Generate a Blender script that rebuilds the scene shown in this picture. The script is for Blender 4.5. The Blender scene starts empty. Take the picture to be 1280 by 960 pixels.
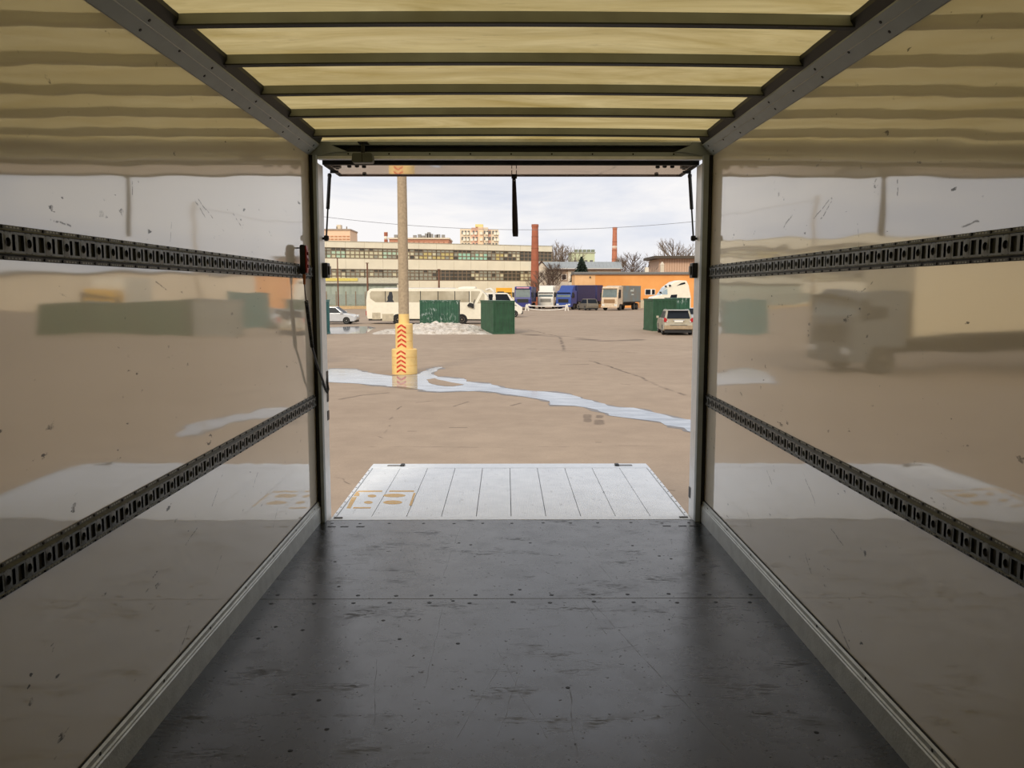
import bpy, bmesh, math, random
from mathutils import Vector, Matrix, noise

random.seed(7)
S = bpy.context.scene
COL = S.collection

# ------------------------------------------------------------------ camera
F_PX, VPX, VPY = 1040.0, 632.0, 364.0          # focal length and vanishing point in a 1280x960 frame
PITCH = math.atan2(480 - VPY, F_PX)
YAW = math.atan2((640 - VPX) * math.cos(PITCH), F_PX)
CAM = Vector((-0.035, 0.0, 2.672))
cam_data = bpy.data.cameras.new('camera')
cam_data.sensor_fit = 'HORIZONTAL'
cam_data.sensor_width = 36.0
cam_data.lens = 36.0 * F_PX / 1280.0
cam_data.clip_start = 0.02
cam_data.clip_end = 2000
cam = bpy.data.objects.new('camera', cam_data)
COL.objects.link(cam)
cam.location = CAM
cam.rotation_euler = (math.pi / 2 - PITCH, 0, -YAW)
S.camera = cam
FW = Vector((math.sin(YAW) * math.cos(PITCH), math.cos(YAW) * math.cos(PITCH), -math.sin(PITCH)))
RT = Vector((math.cos(YAW), -math.sin(YAW), 0))
UP = RT.cross(FW)


def ray(px, py):
    return FW + RT * ((px - 640) / F_PX) - UP * ((py - 480) / F_PX)


def G(px, py, z=0.0):                     # pixel on a horizontal plane
    d = ray(px, py)
    return CAM + d * ((z - CAM.z) / d.z)


def W(px, py, y):                         # pixel on a plane across the axis of the truck
    d = ray(px, py)
    return CAM + d * ((y - CAM.y) / d.y)


# ------------------------------------------------------------------ world, sun, exposure
S.view_settings.view_transform = 'Standard'
S.view_settings.look = 'None'
S.view_settings.gamma = 1.0
S.view_settings.use_curve_mapping = False
S.view_settings.exposure = 0.0
SKY_STRENGTH = 1.0
SUN_STRENGTH = 2.0

world = bpy.data.worlds.new('sky')
S.world = world
world.use_nodes = True
nt = world.node_tree
nt.nodes.clear()
n_out = nt.nodes.new('ShaderNodeOutputWorld')
n_bg = nt.nodes.new('ShaderNodeBackground')
n_tc = nt.nodes.new('ShaderNodeTexCoord')
n_map = nt.nodes.new('ShaderNodeMapping')
n_map.inputs['Scale'].default_value = (2.2, 2.2, 9.0)
n_map.inputs['Location'].default_value = (0.35, 0.1, 0.4)
n_no = nt.nodes.new('ShaderNodeTexNoise')
n_no.inputs['Scale'].default_value = 1.5
n_no.inputs['Detail'].default_value = 6.0
n_no.inputs['Roughness'].default_value = 0.55
n_no.inputs['Distortion'].default_value = 0.4
n_cr = nt.nodes.new('ShaderNodeValToRGB')
n_cr.color_ramp.elements[0].position = 0.36
n_cr.color_ramp.elements[0].color = (0.70, 0.74, 0.84, 1)
n_cr.color_ramp.elements[1].position = 0.60
n_cr.color_ramp.elements[1].color = (0.97, 0.95, 0.945, 1)
nt.links.new(n_tc.outputs['Generated'], n_map.inputs['Vector'])
nt.links.new(n_map.outputs['Vector'], n_no.inputs['Vector'])
nt.links.new(n_no.outputs['Fac'], n_cr.inputs['Fac'])
nt.links.new(n_cr.outputs['Color'], n_bg.inputs['Color'])
n_bg.inputs['Strength'].default_value = SKY_STRENGTH
nt.links.new(n_bg.outputs['Background'], n_out.inputs['Surface'])

sun_data = bpy.data.lights.new('sun', 'SUN')
sun_data.energy = SUN_STRENGTH
sun_data.color = (1.0, 0.90, 0.74)
sun_data.angle = math.radians(14)
sun = bpy.data.objects.new('sun', sun_data)
COL.objects.link(sun)
sun.location = (-30, -60, 50)
sun.rotation_euler = Vector((0.30, 0.80, -0.46)).to_track_quat('-Z', 'Y').to_euler()


# ------------------------------------------------------------------ material helpers
def lin(r, g, b):
    def f(c):
        c /= 255.0
        return c / 12.92 if c <= 0.04045 else ((c + 0.055) / 1.055) ** 2.4
    return (f(r), f(g), f(b), 1.0)


MATS = {}


def mat(name, col, rough=0.6, metal=0.0, var=0.12, scale=4.0, bump=0.0, bscale=40.0, col2=None, spec=0.5, coat=0.0):
    """Principled material whose colour drifts with a noise in object space."""
    if name in MATS:
        return MATS[name]
    m = bpy.data.materials.new(name)
    MATS[name] = m
    m.use_nodes = True
    t = m.node_tree
    b = t.nodes['Principled BSDF']
    b.inputs['Roughness'].default_value = rough
    b.inputs['Metallic'].default_value = metal
    b.inputs['Specular IOR Level'].default_value = spec
    b.inputs['Coat Weight'].default_value = coat
    c = lin(*col)
    if var > 0 or col2:
        tc = t.nodes.new('ShaderNodeTexCoord')
        no = t.nodes.new('ShaderNodeTexNoise')
        no.inputs['Scale'].default_value = scale
        no.inputs['Detail'].default_value = 5
        t.links.new(tc.outputs['Object'], no.inputs['Vector'])
        cr = t.nodes.new('ShaderNodeValToRGB')
        cr.color_ramp.elements[0].position = 0.3
        cr.color_ramp.elements[1].position = 0.7
        d = lin(*col2) if col2 else tuple(x * (1 - var) for x in c[:3]) + (1,)
        cr.color_ramp.elements[0].color = d
        cr.color_ramp.elements[1].color = c if col2 else tuple(min(1, x * (1 + var * 0.5)) for x in c[:3]) + (1,)
        t.links.new(no.outputs['Fac'], cr.inputs['Fac'])
        t.links.new(cr.outputs['Color'], b.inputs['Base Color'])
        if bump > 0:
            n2 = t.nodes.new('ShaderNodeTexNoise')
            n2.inputs['Scale'].default_value = bscale
            n2.inputs['Detail'].default_value = 4
            t.links.new(tc.outputs['Object'], n2.inputs['Vector'])
            bp = t.nodes.new('ShaderNodeBump')
            bp.inputs['Strength'].default_value = bump
            bp.inputs['Distance'].default_value = 0.02
            t.links.new(n2.outputs['Fac'], bp.inputs['Height'])
            t.links.new(bp.outputs['Normal'], b.inputs['Normal'])
    else:
        b.inputs['Base Color'].default_value = c
    return m


class NT:
    """Small shorthand for building node trees."""
    def __init__(self, name):
        self.m = bpy.data.materials.new(name)
        MATS[name] = self.m
        self.m.use_nodes = True
        self.t = self.m.node_tree
        self.b = self.t.nodes['Principled BSDF']
        self.tc = self.t.nodes.new('ShaderNodeTexCoord').outputs['Object']

    def link(self, a, b):
        self.t.links.new(a, b)

    def noise(self, scale, detail=4, rough=0.5, vec=None, dist=0.0, stretch=None):
        v = vec or self.tc
        if stretch:
            mp = self.t.nodes.new('ShaderNodeMapping')
            mp.inputs['Scale'].default_value = stretch
            self.link(v, mp.inputs['Vector'])
            v = mp.outputs['Vector']
        n = self.t.nodes.new('ShaderNodeTexNoise')
        n.inputs['Scale'].default_value = scale
        n.inputs['Detail'].default_value = detail
        n.inputs['Roughness'].default_value = rough
        n.inputs['Distortion'].default_value = dist
        self.link(v, n.inputs['Vector'])
        return n.outputs['Fac']

    def ramp(self, fac, stops):
        r = self.t.nodes.new('ShaderNodeValToRGB')
        e = r.color_ramp.elements
        while len(e) < len(stops):
            e.new(0.5)
        for i, (p, c) in enumerate(stops):
            e[i].position = p
            e[i].color = c if isinstance(c, tuple) else (c, c, c, 1)
        self.link(fac, r.inputs['Fac'])
        return r.outputs['Color']

    def math(self, op, a, b=None, clamp=False):
        n = self.t.nodes.new('ShaderNodeMath')
        n.operation = op
        n.use_clamp = clamp
        for i, v in enumerate((a, b)):
            if v is None:
                continue
            if isinstance(v, (int, float)):
                n.inputs[i].default_value = v
            else:
                self.link(v, n.inputs[i])
        return n.outputs[0]

    def vmath(self, op, a, b=None, scale=None):
        n = self.t.nodes.new('ShaderNodeVectorMath')
        n.operation = op
        for i, v in enumerate((a, b)):
            if v is None:
                continue
            if isinstance(v, (tuple, Vector)):
                n.inputs[i].default_value = v
            else:
                self.link(v, n.inputs[i])
        if scale is not None:
            if isinstance(scale, (int, float)):
                n.inputs['Scale'].default_value = scale
            else:
                self.link(scale, n.inputs['Scale'])
        return n.outputs['Value'] if op in ('DOT_PRODUCT', 'LENGTH', 'DISTANCE') else n.outputs['Vector']

    def mix(self, fac, a, b):
        n = self.t.nodes.new('ShaderNodeMix')
        n.data_type = 'RGBA'
        if isinstance(fac, (int, float)):
            n.inputs[0].default_value = fac
        else:
            self.link(fac, n.inputs[0])
        for i, v in ((6, a), (7, b)):
            if isinstance(v, tuple):
                n.inputs[i].default_value = v
            else:
                self.link(v, n.inputs[i])
        return n.outputs[2]

    def bump(self, h, strength, dist=0.01, normal=None):
        n = self.t.nodes.new('ShaderNodeBump')
        n.inputs['Strength'].default_value = strength
        n.inputs['Distance'].default_value = dist
        self.link(h, n.inputs['Height'])
        if normal:
            self.link(normal, n.inputs['Normal'])
        return n.outputs['Normal']

    def wobble(self, scale, amount):
        n = self.t.nodes.new('ShaderNodeTexNoise')
        n.inputs['Scale'].default_value = scale
        n.inputs['Detail'].default_value = 3
        self.link(self.tc, n.inputs['Vector'])
        d = self.vmath('SUBTRACT', n.outputs['Color'], (0.5, 0.5, 0.5))
        return self.vmath('ADD', self.tc, self.vmath('SCALE', d, scale=amount))

    def segs(self, lines, vec=None):
        """Mask (0..1) of scratches or cracks: lines = [(a, b, half width)]."""
        v = vec or self.tc
        acc = None
        for a, b, w in lines:
            a, b = Vector(a), Vector(b)
            ba = b - a
            pa = self.vmath('SUBTRACT', v, tuple(a))
            h = self.math('MULTIPLY', self.vmath('DOT_PRODUCT', pa, tuple(ba)), 1.0 / max(ba.dot(ba), 1e-9), clamp=True)
            q = self.vmath('SCALE', tuple(ba), scale=h)
            d = self.vmath('LENGTH', self.vmath('SUBTRACT', pa, q))
            k = self.math('SUBTRACT', 1.0, self.math('DIVIDE', d, w), clamp=True)
            acc = k if acc is None else self.math('MAXIMUM', acc, k)
        return acc


# ------------------------------------------------------------------ mesh helpers
class MB:
    def __init__(self):
        self.v, self.f = [], []

    def add(self, vs, fs):
        o = len(self.v)
        self.v += [tuple(p) for p in vs]
        self.f += [tuple(i + o for i in q) for q in fs]
        return self

    def box(self, x0, x1, y0, y1, z0, z1):
        vs = [(x, y, z) for z in (z0, z1) for y in (y0, y1) for x in (x0, x1)]
        return self.add(vs, [(0, 2, 3, 1), (4, 5, 7, 6), (0, 1, 5, 4), (2, 6, 7, 3), (0, 4, 6, 2), (1, 3, 7, 5)])

    def prism(self, poly, axis, a0, a1):
        """Polygon pushed along an axis. axis 'x': poly=(y,z); 'y': (x,z); 'z': (x,y)."""
        n = len(poly)

        def P(p, a):
            return {'x': (a, p[0], p[1]), 'y': (p[0], a, p[1]), 'z': (p[0], p[1], a)}[axis]
        vs = [P(p, a0) for p in poly] + [P(p, a1) for p in poly]
        fs = [tuple(range(n))[::-1], tuple(range(n, 2 * n))]
        fs += [(i, (i + 1) % n, (i + 1) % n + n, i + n) for i in range(n)]
        return self.add(vs, fs)

    def loft(self, rings, cap=True, closed=True):
        n = len(rings[0])
        vs = [p for r in rings for p in r]
        fs = []
        for k in range(len(rings) - 1):
            for i in range(n if closed else n - 1):
                j = (i + 1) % n
                fs.append((k * n + i, k * n + j, (k + 1) * n + j, (k + 1) * n + i))
        if cap:
            fs.append(tuple(range(n))[::-1])
            fs.append(tuple(range((len(rings) - 1) * n, len(rings) * n)))
        return self.add(vs, fs)

    def tube(self, pts, r, n=8, cap=True):
        """Tube through points; r is a number or one radius a point."""
        pts = [Vector(p) for p in pts]
        rs = r if isinstance(r, (list, tuple)) else [r] * len(pts)
        rings = []
        ref = None
        for i, p in enumerate(pts):
            d = (pts[min(i + 1, len(pts) - 1)] - pts[max(i - 1, 0)]).normalized()
            if ref is None:
                ref = d.orthogonal().normalized()
            else:
                ref = (ref - d * ref.dot(d))
                ref = ref.normalized() if ref.length > 1e-6 else d.orthogonal().normalized()
            s = d.cross(ref)
            rings.append([p + (ref * math.cos(2 * math.pi * k / n) + s * math.sin(2 * math.pi * k / n)) * rs[i] for k in range(n)])
        return self.loft(rings, cap)

    def lathe(self, prof, n=24, c=(0, 0, 0), axis='z'):
        """prof: list of (radius, height)."""
        rings = []
        for r, h in prof:
            ring = []
            for k in range(n):
                a = 2 * math.pi * k / n
                x, y = r * math.cos(a), r * math.sin(a)
                p = {'z': (x, y, h), 'y': (x, h, y), 'x': (h, x, y)}[axis]
                ring.append((p[0] + c[0], p[1] + c[1], p[2] + c[2]))
            rings.append(ring)
        return self.loft(rings, True)

    def quad(self, a, b, c, d):
        return self.add([a, b, c, d], [(0, 1, 2, 3)])

    def slab(self, a, b, c, d, t):
        """Quad with a thickness along its normal (outwards t)."""
        a, b, c, d = map(Vector, (a, b, c, d))
        n = (b - a).cross(d - a).normalized() * t
        return self.add([a, b, c, d, a + n, b + n, c + n, d + n],
                        [(3, 2, 1, 0), (4, 5, 6, 7), (0, 1, 5, 4), (1, 2, 6, 5), (2, 3, 7, 6), (3, 0, 4, 7)])

    def mesh(self, name):
        me = bpy.data.meshes.new(name)
        me.from_pydata(self.v, [], self.f)
        bm = bmesh.new()
        bm.from_mesh(me)
        bmesh.ops.recalc_face_normals(bm, faces=bm.faces)
        bm.to_mesh(me)
        bm.free()
        return me

    def build(self, name, m, parent=None, smooth=False, bevel=0.0, seg=2, loc=None):
        o = bpy.data.objects.new(name, self.mesh(name))
        COL.objects.link(o)
        if m is not None:
            o.data.materials.append(m)
        if parent is not None:
            o.parent = parent
        if loc is not None:
            o.location = loc
        if smooth:
            for p in o.data.polygons:
                p.use_smooth = True
            try:
                o.data.set_sharp_from_angle(angle=math.radians(40))
            except Exception:
                pass
        if bevel > 0:
            bv = o.modifiers.new('bevel', 'BEVEL')
            bv.width = bevel
            bv.segments = seg
            bv.limit_method = 'ANGLE'
            bv.angle_limit = math.radians(35)
        return o


def tag(o, label, cat, group=None):
    o['label'] = label
    o['category'] = cat
    if group:
        o['group'] = group
    return o


def struct(o):
    o['kind'] = 'structure'
    return o


def stuff(o):
    o['kind'] = 'stuff'
    return o


def thing(name, label, cat, loc=(0, 0, 0), rz=0.0, group=None):
    o = bpy.data.objects.new(name, None)
    o.empty_display_size = 0.2
    COL.objects.link(o)
    o.location = loc
    o.rotation_euler = (0, 0, rz)
    return tag(o, label, cat, group)


def part_copy(src, parent, loc=None, name=None):
    c = src.copy()
    COL.objects.link(c)
    c.parent = parent
    if loc is not None:
        c.location = loc
    return c
# ================================================================== the truck box
FZ = 1.20            # floor of the box above the ground
XW = 1.24            # inner face of the side walls
Y0, YE = -1.10, 5.24  # inner length of the box
ZR = 3.625            # roof sheet

# ---- materials of the box
k = NT('wall_gelcoat')
big = k.noise(0.9, 3)
base = k.ramp(big, [(0.3, lin(214, 206, 190)), (0.7, lin(224, 216, 201))])
sc1 = k.noise(5.5, 8, 0.62, stretch=(1, 1.0, 1.0))
sc2 = k.noise(26, 3, 0.5, stretch=(1, 0.6, 1.6))
msk = k.math('MULTIPLY', k.ramp(sc1, [(0.56, 0.0), (0.62, 1.0)]), k.ramp(sc2, [(0.65, 0.0), (0.675, 1.0)]))
scuffs = []
rs = random.Random(3)
for (yy, zz, dy, dz, w) in [(3.30, 3.02, .11, -.055, .0035), (3.33, 3.03, .16, -.06, .003), (3.05, 2.92, -.02, -.09, .002), (3.75, 3.01, .12, -.05, .004), (2.75, 2.98, .0, .05, .003),
                            (2.25, 2.86, .10, -.01, .003), (2.9, 2.70, .09, -.03, .003), (4.3, 2.98, .05, -.03, .003), (3.35, 1.80, .14, .10, .003), (3.05, 1.72, .12, .03, .0025),
                            (3.9, 1.75, .08, .05, .003), (2.95, 1.35, .12, .07, .004), (3.35, 1.5, .08, .06, .003), (4.2, 1.45, .10, .08, .003)]:
    scuffs.append(((0, yy, zz), (0, yy + dy, zz + dz), w * 1.5))
# the scuffs lie in the plane of the wall: drop the x coordinate
flat = k.vmath('MULTIPLY', k.wobble(9, 0.03), (0.0, 1.0, 1.0))
sm = k.segs(scuffs, flat)
brk = k.ramp(k.noise(60, 2), [(0.42, 0.0), (0.52, 1.0)])
sm = k.math('MULTIPLY', sm, brk)
mask = k.math('MAXIMUM', msk, sm, clamp=True)
mask = k.math('MULTIPLY', mask, 0.95)
k.link(k.math('SUBTRACT', 1.0, k.math('MULTIPLY', mask, 0.9)), k.b.inputs['Coat Weight'])
k.link(k.mix(mask, base, lin(48, 44, 38)), k.b.inputs['Base Color'])
k.b.inputs['Roughness'].default_value = 0.35
k.b.inputs['Specular IOR Level'].default_value = 0.5
k.b.inputs['Coat Roughness'].default_value = 0.04
k.b.inputs['Coat IOR'].default_value = 2.8
wv = k.noise(1.6, 2, stretch=(1, 0.5, 2.2))
nb = k.bump(wv, 0.10, 0.02)
k.link(nb, k.b.inputs['Normal'])
k.link(nb, k.b.inputs['Coat Normal'])
M_WALL = k.m

k = NT('floor_phenolic')
b1 = k.noise(2.2, 6, 0.6)
b2 = k.noise(38, 6, 0.7)
col = k.ramp(b1, [(0.3, lin(9, 11, 14)), (0.7, lin(15, 18, 22))])
col = k.mix(k.ramp(b2, [(0.60, 0.0), (0.75, 0.4)]), col, lin(56, 61, 67))
lines = [((.335, 3.98, 0), (.69, 2.50, 0), 0.0029), ((-.33, 3.80, 0), (-.34, 2.95, 0), 0.0025), ((.02, 3.10, 0), (-.06, 2.62, 0), 0.0020), ((.33, 3.86, 0), (.40, 3.45, 0), 0.0025),
         ((.20, 2.95, 0), (.19, 2.50, 0), 0.0033), ((-.02, 3.30, 0), (-.2, 2.6, 0), 0.0017), ((-.32, 5.1, 0), (-.36, 4.2, 0), 0.0017), ((.42, 4.7, 0), (.52, 4.05, 0), 0.0020), ((-.62, 4.6, 0), (-.5, 4.2, 0), 0.0017),
         ((.40, 3.28, 0), (.52, 3.34, 0), 0.0025), ((.55, 2.9, 0), (.72, 2.88, 0), 0.0041), ((-.1, 3.4, 0), (.1, 2.6, 0), 0.0013), ((-.55, 3.2, 0), (-.49, 2.7, 0), 0.0017), ((-.9, 4.9, 0), (-.72, 4.5, 0), 0.0017)]
scr = k.math('MULTIPLY', k.segs(lines, k.vmath('MULTIPLY', k.wobble(5, 0.03), (1.0, 1.0, 0.0))), k.ramp(k.noise(11, 3), [(0.40, 0.15), (0.60, 0.75)]))
st1 = k.ramp(k.noise(4.5, 5, 0.6, stretch=(0.7, 1.6, 1)), [(0.55, 0.0), (0.66, 1.0)])
st2 = k.ramp(k.noise(70, 3, 0.6, stretch=(0.25, 1, 1), dist=0.8), [(0.45, 0.0), (0.62, 1.0)])
scu = k.math('MULTIPLY', st1, st2)
dots = k.ramp(k.noise(62, 2), [(0.70, 0.0), (0.72, 1.0)])
dark = k.math('MAXIMUM', k.math('MAXIMUM', scr, k.math('MULTIPLY', scu, 0.85)), dots, clamp=True)
k.link(k.mix(dark, col, lin(12, 12, 13)), k.b.inputs['Base Color'])
rg = k.ramp(k.noise(7, 6, 0.65), [(0.3, 0.19), (0.75, 0.34)])
k.link(k.math('ADD', rg, k.math('MULTIPLY', dark, 0.4)), k.b.inputs['Roughness'])
k.b.inputs['Specular IOR Level'].default_value = 0.9
k.link(k.bump(k.math('SUBTRACT', k.noise(220, 4, 0.7), k.math('MULTIPLY', dark, 1.0)), 0.12, 0.003), k.b.inputs['Normal'])
M_FLOOR = k.m

k = NT('roof_fibreglass')
c1 = k.noise(2.2, 5, 0.6, stretch=(0.6, 2.2, 1), dist=1.2)
colr = k.ramp(c1, [(0.3, lin(196, 172, 106)), (0.72, lin(244, 224, 166))])
dirt = k.ramp(k.noise(9, 6, 0.7, stretch=(0.5, 2.0, 1)), [(0.60, 0.0), (0.78, 0.45)])
colr = k.mix(dirt, colr, lin(120, 100, 60))
tr = k.t.nodes.new('ShaderNodeBsdfTranslucent')
k.link(colr, tr.inputs['Color'])
k.link(colr, k.b.inputs['Base Color'])
k.b.inputs['Roughness'].default_value = 0.35
wav = k.bump(k.noise(2.4, 3, stretch=(0.5, 2.5, 1)), 0.5, 0.05)
k.link(wav, k.b.inputs['Normal'])
k.link(wav, tr.inputs['Normal'])
mx = k.t.nodes.new('ShaderNodeMixShader')
mx.inputs[0].default_value = 0.47
k.link(k.b.outputs[0], mx.inputs[1])
k.link(tr.outputs[0], mx.inputs[2])
k.link(mx.outputs[0], k.t.nodes['Material Output'].inputs['Surface'])
M_ROOF = k.m

M_ALU = mat('dull_aluminium', (180, 184, 183), 0.42, 0.35, var=0.16, scale=14, bump=0.12, bscale=90)
M_STEELGREY = mat('grey_painted_steel', (152, 161, 165), 0.5, 0.1, var=0.1, scale=9)
M_BOW = mat('dark_galvanised_bow', (146, 150, 142), 0.5, 0.2, var=0.15, scale=7)
M_DARK = mat('dark_channel', (30, 32, 34), 0.6, var=0.2)
M_RUBBER = mat('black_rubber', (18, 18, 19), 0.65, var=0.2)
M_BLACK = mat('black_plastic', (16, 17, 18), 0.45, var=0.2)
M_WHITEALU = mat('bright_aluminium_edge', (236, 239, 241), 0.38, 0.1, var=0.08, scale=20)
M_TRACK = mat('track_steel', (104, 108, 108), 0.42, 0.55, var=0.25, scale=30, bump=0.1, bscale=160)
M_TRACKLIP = mat('track_flange_steel', (88, 91, 90), 0.5, 0.5, var=0.3, scale=60)
M_SCREW = mat('dark_screw_head', (22, 22, 22), 0.5, 0.6, var=0.2)

# ---- floor: sheets laid across the box
floor = bpy.data.objects.new('floor', None)
COL.objects.link(floor)
struct(floor)
seams = [Y0, 1.37, 3.87, YE + 0.02]
for i in range(3):
    MB().box(-1.23, 1.23, seams[i] + (0.0015 if i else 0), seams[i + 1] - 0.0015, FZ - 0.03, FZ).build('floor_panel', M_FLOOR, floor, bevel=0.0015, seg=1)
MB().box(-1.29, 1.29, Y0 - .05, YE + .02, FZ - 0.12, FZ - 0.032).build('subfloor', M_DARK, floor)
sb = MB()
for yy in (3.82, 3.92, 5.18):
    for i in range(13):
        x = -1.14 + 2.28 * i / 12 + random.uniform(-.02, .02)
        sb.lathe([(0.011, FZ - .002), (0.011, FZ + 0.0006), (0.006, FZ + 0.0012)], 8, (x, yy + random.uniform(-.01, .01), 0))
for i in range(26):
    sb.lathe([(0.009, FZ - .002), (0.009, FZ + 0.0006), (0.005, FZ + 0.0012)], 8, (random.uniform(-1.1, 1.1), random.uniform(2.2, 5.1), 0))
for x in (-1.13, -1.05, -.95, .98, 1.08, 1.15):
    sb.box(x - .025, x + .025, 5.10, 5.118, FZ - .002, FZ + 0.0012)
stuff(sb.build('screw_heads', M_SCREW, floor))

# ---- walls
struct(MB().box(-XW - .05, -XW, Y0, YE - .005, FZ - .03, 3.64).build('wall_left', M_WALL))
struct(MB().box(XW, XW + .05, Y0, YE - .005, FZ - .03, 3.64).build('wall_right', M_WALL))
struct(MB().box(-XW - .05, XW + .05, Y0 - .06, Y0, FZ - .03, 3.66).build('wall_front', M_WALL))

# ---- kick rails along the foot of the walls
for s, nm in ((-1, 'baseboard_left'), (1, 'baseboard_right')):
    b = MB()
    prof = [(XW, FZ - .001), (XW - .021, FZ - .001), (XW - .021, FZ + .098), (XW - .017, FZ + .102), (XW - .017, FZ + .108), (XW - .012, FZ + .112), (XW - .012, FZ + .128), (XW - .004, FZ + .134), (XW, FZ + .134)]
    b.prism([(s * x, z) for x, z in prof], 'y', Y0, YE - .01)
    o = struct(b.build(nm, M_ALU))
    r = MB()
    for i in range(14):
        y = Y0 + .2 + i * .46
        r.lathe([(0.006, s * (XW - .013)), (0.006, s * (XW - .0105)), (0.003, s * (XW - .009))][:: 1], 8, (0, y, FZ + .12), 'x')
    stuff(r.build('rivets', M_SCREW, o))
    MB().box(*sorted((s * (XW - .0045), s * (XW + .001))), Y0, YE - .01, FZ + .1335, FZ + .139).build('sealant_bead', M_RUBBER, o)

# ---- roof: sheet on bows
ceiling = bpy.data.objects.new('ceiling', None)
COL.objects.link(ceiling)
struct(ceiling)
ny, nx = 64, 12
YT = 1.45            # the translucent sheet begins here; added opaque panel before it dims near walls
MB().box(-1.26, 1.26, Y0, YT + .02, ZR + .012, ZR + .03).build('roof_shade_panel', M_WALL, ceiling)
vs, fs = [], []
for j in range(ny + 1):
    for i in range(nx + 1):
        x = -1.26 + 2.52 * i / nx
        y = YT + (YE + .155 - YT) * j / ny
        z = ZR - .006 + .012 * (1 - (x / 1.26) ** 2) + .004 * math.sin(y * 12.4)
        vs.append((x, y, z))
for j in range(ny):
    for i in range(nx):
        a = j * (nx + 1) + i
        fs.append((a, a + 1, a + nx + 2, a + nx + 1))
MB().add(vs, fs).build('roof_sheet', M_ROOF, ceiling, smooth=True)
bow_ys = [5.04, 4.49, 3.995, 3.485, 2.985] + [2.985 - .5 * i for i in range(1, 9)]


def arch_bar(y0, y1, z0, z1, half=1.175, crown=.010, n=10):
    b = MB()
    rings = []
    for i in range(n + 1):
        x = -half + 2 * half * i / n
        c = crown * (1 - (x / half) ** 2)
        rings.append([(x, y0, z0 + c), (x, y1, z0 + c), (x, y1, z1 + c), (x, y0, z1 + c)])
    return b.loft(rings)


for y in bow_ys:
    if y < Y0 + .05:
        continue
    o = arch_bar(y - .003, y + .003, 3.581, 3.619).build('roof_bow', M_BOW, ceiling)
    arch_bar(y - .010, y + .026, 3.575, 3.5805).build('lower_flange', M_DARK, o)
    arch_bar(y + .003, y + .026, 3.614, 3.619).build('upper_flange', M_BOW, o)

# ---- rails where wall and roof meet
for s, nm in ((-1, 'trim_1'), (1, 'trim_2')):
    b = MB()
    prof = [(XW, 3.500), (XW - .004, 3.500), (XW - .066, 3.560), (XW - .066, 3.567), (XW, 3.567)]
    o = struct(b.prism([(s * x, z) for x, z in prof], 'y', Y0, YE - .01).build(nm, M_STEELGREY))
    b = MB()
    b.prism([(s * x, z) for x, z in [(XW, 3.5675), (XW - .066, 3.5675), (XW - .085, 3.600), (XW - .085, 3.6185), (XW, 3.6185)]], 'y', Y0, YE - .01)
    b.build('roof_channel', M_DARK, o)
    r = MB()
    d = Vector((s * -.062, 0, .060)).normalized()
    nrm = Vector((-s * .060, 0, -.062)).normalized()
    for i in range(22):
        y = Y0 + .15 + i * .29
        for q in ((.25, .75) if i % 2 else (.5,)):
            c = Vector((s * (XW - .004), y, 3.5)) + Vector((s * -.062, 0, .060)) * q
            r.tube([c - nrm * .001, c + nrm * .0025], .0055, 8)
    stuff(r.build('rivets', M_SCREW, o))
    # bright folded edge along the middle of the rail
    c0 = Vector((s * (XW - .004), 0, 3.5)) + Vector((s * -.062, 0, .060)) * .56
    e = MB().tube([(c0.x, Y0, c0.z), (c0.x, YE - .01, c0.z)], .0022, 6)
    e.build('folded_edge', M_ALU, o)

# ---- rear frame: two posts and a header
for s, nm, lab in ((-1, 'trim_3', 0), (1, 'trim_4', 1)):
    XJ = 1.190 if s < 0 else 1.178
    b = MB()
    b.prism([(s * 1.214, YE - .03), (s * (XJ + .004), YE - .03), (s * XJ, YE), (s * 1.30, YE), (s * 1.30, YE - .004), (s * 1.214, YE - .004)], 'z', FZ, 3.50)
    o = struct(b.build(nm, M_STEELGREY))
    MB().box(*sorted((s * XJ, s * 1.30)), YE + .001, YE + .15, FZ - .05, 3.458).build('door_jamb', M_WHITEALU, o, bevel=.004)
    MB().box(*sorted((s * 1.215, s * 1.2385)), YE - .022, YE - .005, FZ, 3.50).build('rubber_seal', M_RUBBER, o)
    for z0, z1 in ((1.32, 1.39),) if s > 0 else ((1.96, 2.16), (1.84, 1.90)):
        MB().box(*sorted((s * (XJ - .004), s * (XJ + .0005))), YE + .10, YE + .145, z0, z1).build('jamb_slot', M_BLACK, o)
    c = MB()
    c.box(*sorted((s * (XJ - .035), s * (XJ + .001))), YE + .05, YE + .13, 2.755, 2.85)
    lk = c.build('door_catch', M_BLACK, o, bevel=.006)
    MB().box(*sorted((s * (XJ - .045), s * (XJ - .034))), YE + .07, YE + .11, 2.775, 2.83).build('catch_tongue', mat('catch_steel', (96, 96, 98), .4, .7), lk)

b = MB()
b.box(-1.30, 1.30, YE, YE + .05, 3.564, 3.583)
b.box(-1.30, 1.30, YE, YE + .05, 3.497, 3.522)
header = struct(b.build('trim_5', M_STEELGREY))
MB().box(-1.30, 1.30, YE + .035, YE + .049, 3.5225, 3.5635).build('header_recess', M_DARK, header)
MB().box(-1.19, 1.178, YE - .003, YE + .05, 3.479, 3.4965).build('header_lip', M_WHITEALU, header)
for s in (-1, 1):
    MB().prism([(s * 1.235, 3.485), (s * 1.08, 3.520), (s * 1.005, 3.523), (s * 1.11, 3.566), (s * 1.11, 3.583), (s * 1.235, 3.583)], 'y', YE - .006, YE + .002).build('corner_gusset', M_STEELGREY, header)
hs = MB()
for i in range(9):
    hs.lathe([(.005, YE - .004), (.005, YE + .001)], 8, (-1.0 + .25 * i, 0, 3.51), 'y')
stuff(hs.build('rivets', M_SCREW, header))

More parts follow.
